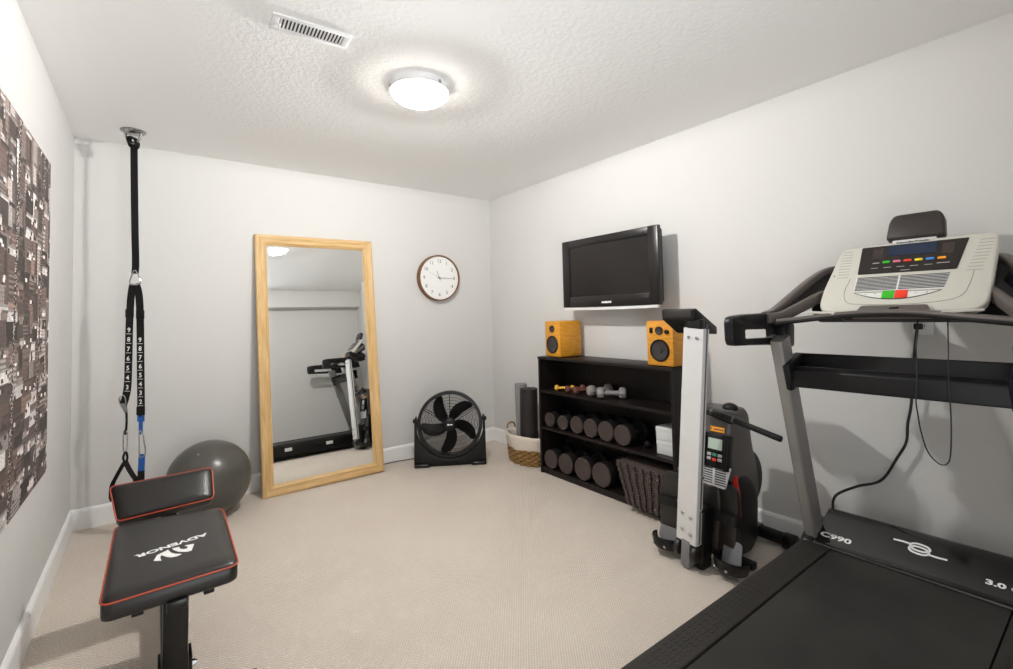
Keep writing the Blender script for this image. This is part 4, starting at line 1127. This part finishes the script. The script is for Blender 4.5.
b.box((.016, .196, .0018), (.03, .003, .0006), M=KM)
b.obj('panel_print', mat('panel_print_grey', 'a8a39f', .5), o)
B().text('NordicTrack', .013, KM @ Matrix.Translation((.02, .3555, .0004)), sx=1.5, bold=.0006).obj('console_lettering', M_ink, t)
# scale marks at both edges
for s, uu in ((-1, -.19), (1, .212)):
    b = B()
    for i in range(10): b.box((uu+(.003*i if s > 0 else -.0005*i), .175+.017*i, .0004), (.040, .0012, .0008), M=KM)
    b.obj('scale_marks', M_consoled, t)
# slotted speaker/fan grille
o = B().prism(roundpoly([(-.136, .093), (.139, .090), (.150, .170), (-.138, .168)], .006, 3), .0012, KM).obj('fan_grille', M_silver, t)
b = B()
for i in range(10):
    v_ = .0975+.0075*i
    for a, c in ((-.134, .0), (.006, .139+.0011*i)): b.box(((a+c)/2, v_, .0015), (c-a, .0040, .001), M=KM)
b.obj('grille_slots', M_blacks, o)
# oval key strip
def lens(a, n=24, hi=.0, lo=.030):
    up_ = [(a-2*a*i/n, .084-.012*(1-((i/n)*2-1)**2)*0) for i in range(n+1)]
    dn = [(-a+2*a*i/n, .084-.040*(1-((i/n)*2-1)**2)) for i in range(1, n)]
    return up_+dn
o = B().prism(lens(.134), .002, KM).obj('key_strip_rim', M_blacks, t)
B().prism([(x*.95, .0832+(y-.084)*.86-.002) for x, y in lens(.134)], .001, KM @ Matrix.Translation((0, 0, .0016))).obj('key_strip', K_pale, o)
B().prism(roundpoly([(-.039, .049), (-.001, .047), (-.001, .087), (-.039, .087)], .003, 3), .003, KM @ Matrix.Translation((0, 0, .0022)), bev=.001).obj('start_key', K_green, o)
B().prism(roundpoly([(.001, .047), (.039, .049), (.039, .087), (.001, .087)], .003, 3), .003, KM @ Matrix.Translation((0, 0, .0022)), bev=.001).obj('stop_key', K_red, o)
b = B()
for u_ in (-.092, -.062): b.text('–' if u_ < -.08 else '^', .014, KM @ Matrix.Translation((u_, .072, .0028)))
for u_ in (.062, .094): b.text('–' if u_ < .08 else '+', .014, KM @ Matrix.Translation((u_, .072, .0028)))
b.obj('key_marks', M_ink, o)
B().box((-.222, .188, .0004), (.005, .005, .001), M=KM).obj('headphone_jack', M_blacks, t)
# ledge / bottom lip with safety key slot
LM = KM @ Matrix.Translation((0, -.022, .004))
o = B().prism(roundpoly([(-.118, -.030), (.125, -.030), (.106, .026), (-.094, .026)], .008, 4), .022, LM @ Matrix.Translation((0, 0, -.010)), bev=.005).obj('book_ledge', M_taupe, t)
B().box((.012, .008, .013), (.030, .008, .003), Matrix.Rotation(.12, 4, 'Z'), bev=.001, M=LM).obj('ledge_emblem', M_blacks, o)
for s in (-1, 1): B().box((2.575, YC-.010+s*.205, 1.221), (.050, .105, .008), Matrix.Rotation(s*-.20, 4, 'Z') @ Matrix.Rotation(s*.06, 4, 'X'), bev=.002).obj('crossbar_plate', M_console, t)
# fan pod on top of the console
PM = KM @ Matrix.Translation((.020, .375, -.020)) @ Matrix.Rotation(math.radians(22), 4, 'X')
B().prism(roundpoly([(-.090, .010), (.098, .010), (.094, .092), (.078, .122), (-.066, .122), (-.082, .092)], [.012, .012, .05, .02, .02, .05], 5), .045, PM @ Matrix.Translation((0, 0, -.02)), bev=.010, seg=3).obj('fan_pod', mat('brown_black_plastic', '332b29', .4), t, angle=50)
B().box((0, .0, -.005), (.14, .04, .03), bev=.004, M=PM).obj('pod_neck', M_silver, t)
# accessory tray between the uprights
zt2 = .975
b = B()
b.prism(roundpoly([(0, 0), (.0, .070), (.022, .088), (.030, .088), (.030, .062), (.115, .075), (.120, .135), (.132, .135), (.132, .03), (.05, 0)], .006, 3), .705, Matrix(((1, 0, 0, 2.560), (0, 0, -1, YC+.3525), (0, 1, 0, .910), (0, 0, 0, 1))), bev=.003)
b.obj('accessory_tray', M_blackp, t)
for s in (-1, 1): B().box((2.618, YC+s*.334, .970), (.150, .036, .125), (0, -.29, 0), bev=.012).obj('tray_end', M_blackp, t)
# safety key cord hanging over the tray
B().tube(crm([(2.60, -3.42, 1.205), (2.553, -3.42, 1.10), (2.548, -3.418, 1.0), (2.548, -3.412, .91), (2.55, -3.415, .858), (2.55, -3.421, .80), (2.55, -3.436, .735), (2.55, -3.464, .70), (2.55, -3.487, .708), (2.55, -3.496, .753), (2.55, -3.501, .854), (2.548, -3.501, .972), (2.55, -3.503, 1.05), (2.59, -3.50, 1.19)], 8), .0022, n=6).obj('safety_cord', M_cable, t)
# mains lead from the hood up to the outlet
pc = crm([(2.965, -2.992, .285), (2.975, -2.994, .335), (3.00, -3.012, .365), (3.05, -3.07, .40), (3.075, -3.155, .445), (3.08, -3.216, .558), (3.08, -3.252, .637), (3.08, -3.261, .72), (3.08, -3.276, .803), (3.08, -3.290, .95), (3.08, -3.300, 1.06), (3.09, -3.306, 1.12), (3.10, -3.308, 1.150)], 8)
B().tube(pc, .0058, n=8).obj('power_cord', M_cable, t)
B().box((3.104, -3.310, 1.150), (.024, .030, .026), bev=.004).obj('power_plug', M_cable, t)

# outlet
t = thing('wall_outlet', 'white electrical outlet on the wall behind the treadmill console', 'outlet', (W, -3.322, 1.17))
OF = frame((W, -3.322, 1.17), (0, -1, 0), (0, 0, 1))
B().prism(rrect(.072, .116, .006, 3), .006, OF, bev=.002).obj('cover_plate', M_trim, t)
b = B()
for s in (-.0, .021): pass
for y_ in (-.021, .021): b.prism(rrect(.034, .028, .010, 4), .0075, OF @ Matrix.Translation((0, y_, 0)), bev=.001)
o = b.obj('socket', M_trim, t)
b = B()
for y_ in (-.021,):
    for x_ in (-.007, .007): b.box((x_, y_+.003, .0076), (.0025, .009, .0006), M=OF)
    b.cyl((0, y_-.008, .0074), (0, y_-.008, .0079), .0028, n=12, M=OF)
b.obj('slots', M_blacks, o)

# ------------------------------------------------------------------ camera
f, yaw, pitch, roll = 471.52, .6433, .0382, -.0223
C0 = Vector((.3959, -3.8923, 1.2437))
fw_ = Vector((math.sin(yaw)*math.cos(pitch), math.cos(yaw)*math.cos(pitch), math.sin(pitch)))
r_ = Vector((math.cos(yaw), -math.sin(yaw), 0)); u_ = r_.cross(fw_)
r2 = r_*math.cos(roll)+u_*math.sin(roll); u2 = -r_*math.sin(roll)+u_*math.cos(roll)
cam = bpy.data.cameras.new('camera'); co = bpy.data.objects.new('camera', cam); COL.objects.link(co)
co.matrix_world = Matrix(((r2.x, u2.x, -fw_.x, C0.x), (r2.y, u2.y, -fw_.y, C0.y), (r2.z, u2.z, -fw_.z, C0.z), (0, 0, 0, 1)))
cam.sensor_fit = 'HORIZONTAL'; cam.sensor_width = 36; cam.lens = f/1013*36; cam.shift_y = -38.2/1013
cam.clip_start = .01
SC.camera = co

# ------------------------------------------------------------------ light and view
w = bpy.data.worlds.new('world'); SC.world = w; w.use_nodes = True
w.node_tree.nodes['Background'].inputs[0].default_value = (.93, .97, 1, 1)
# fill for the added opening: weak above, stronger from below to brighten the ceiling
wn = w.node_tree; tcw = wn.nodes.new('ShaderNodeTexCoord'); sw_ = wn.nodes.new('ShaderNodeSeparateXYZ'); wn.links.new(tcw.outputs['Generated'], sw_.inputs[0])
cr_ = wn.nodes.new('ShaderNodeMapRange'); cr_.inputs[1].default_value = -.05; cr_.inputs[2].default_value = .05; cr_.inputs[3].default_value = 6.2; cr_.inputs[4].default_value = 1.3
wn.links.new(sw_.outputs[2], cr_.inputs[0]); wn.links.new(cr_.outputs[0], wn.nodes['Background'].inputs[1])
pl = bpy.data.lights.new('fill_portal', 'AREA'); pl.shape = 'RECTANGLE'; pl.size = OX1-OX0; pl.size_y = OZ  # portal guiding the added fill light through the opening
pl.cycles.is_portal = True
po = bpy.data.objects.new('fill_portal', pl); COL.objects.link(po)
po.matrix_world = frame(((OX0+OX1)/2, YF-T-.01, OZ/2), (-1, 0, 0), (0, 0, 1)) if False else Matrix.Translation(((OX0+OX1)/2, YF-T-.01, OZ/2)) @ Matrix.Rotation(PI/2, 4, 'X')
SC.view_settings.view_transform = 'Standard'; SC.view_settings.look = 'None'
SC.view_settings.gamma = 1; SC.view_settings.use_curve_mapping = False
SC.view_settings.exposure = 0.13
cy = SC.cycles
cy.max_bounces = 16; cy.diffuse_bounces = 10; cy.glossy_bounces = 6
cy.use_denoising = True
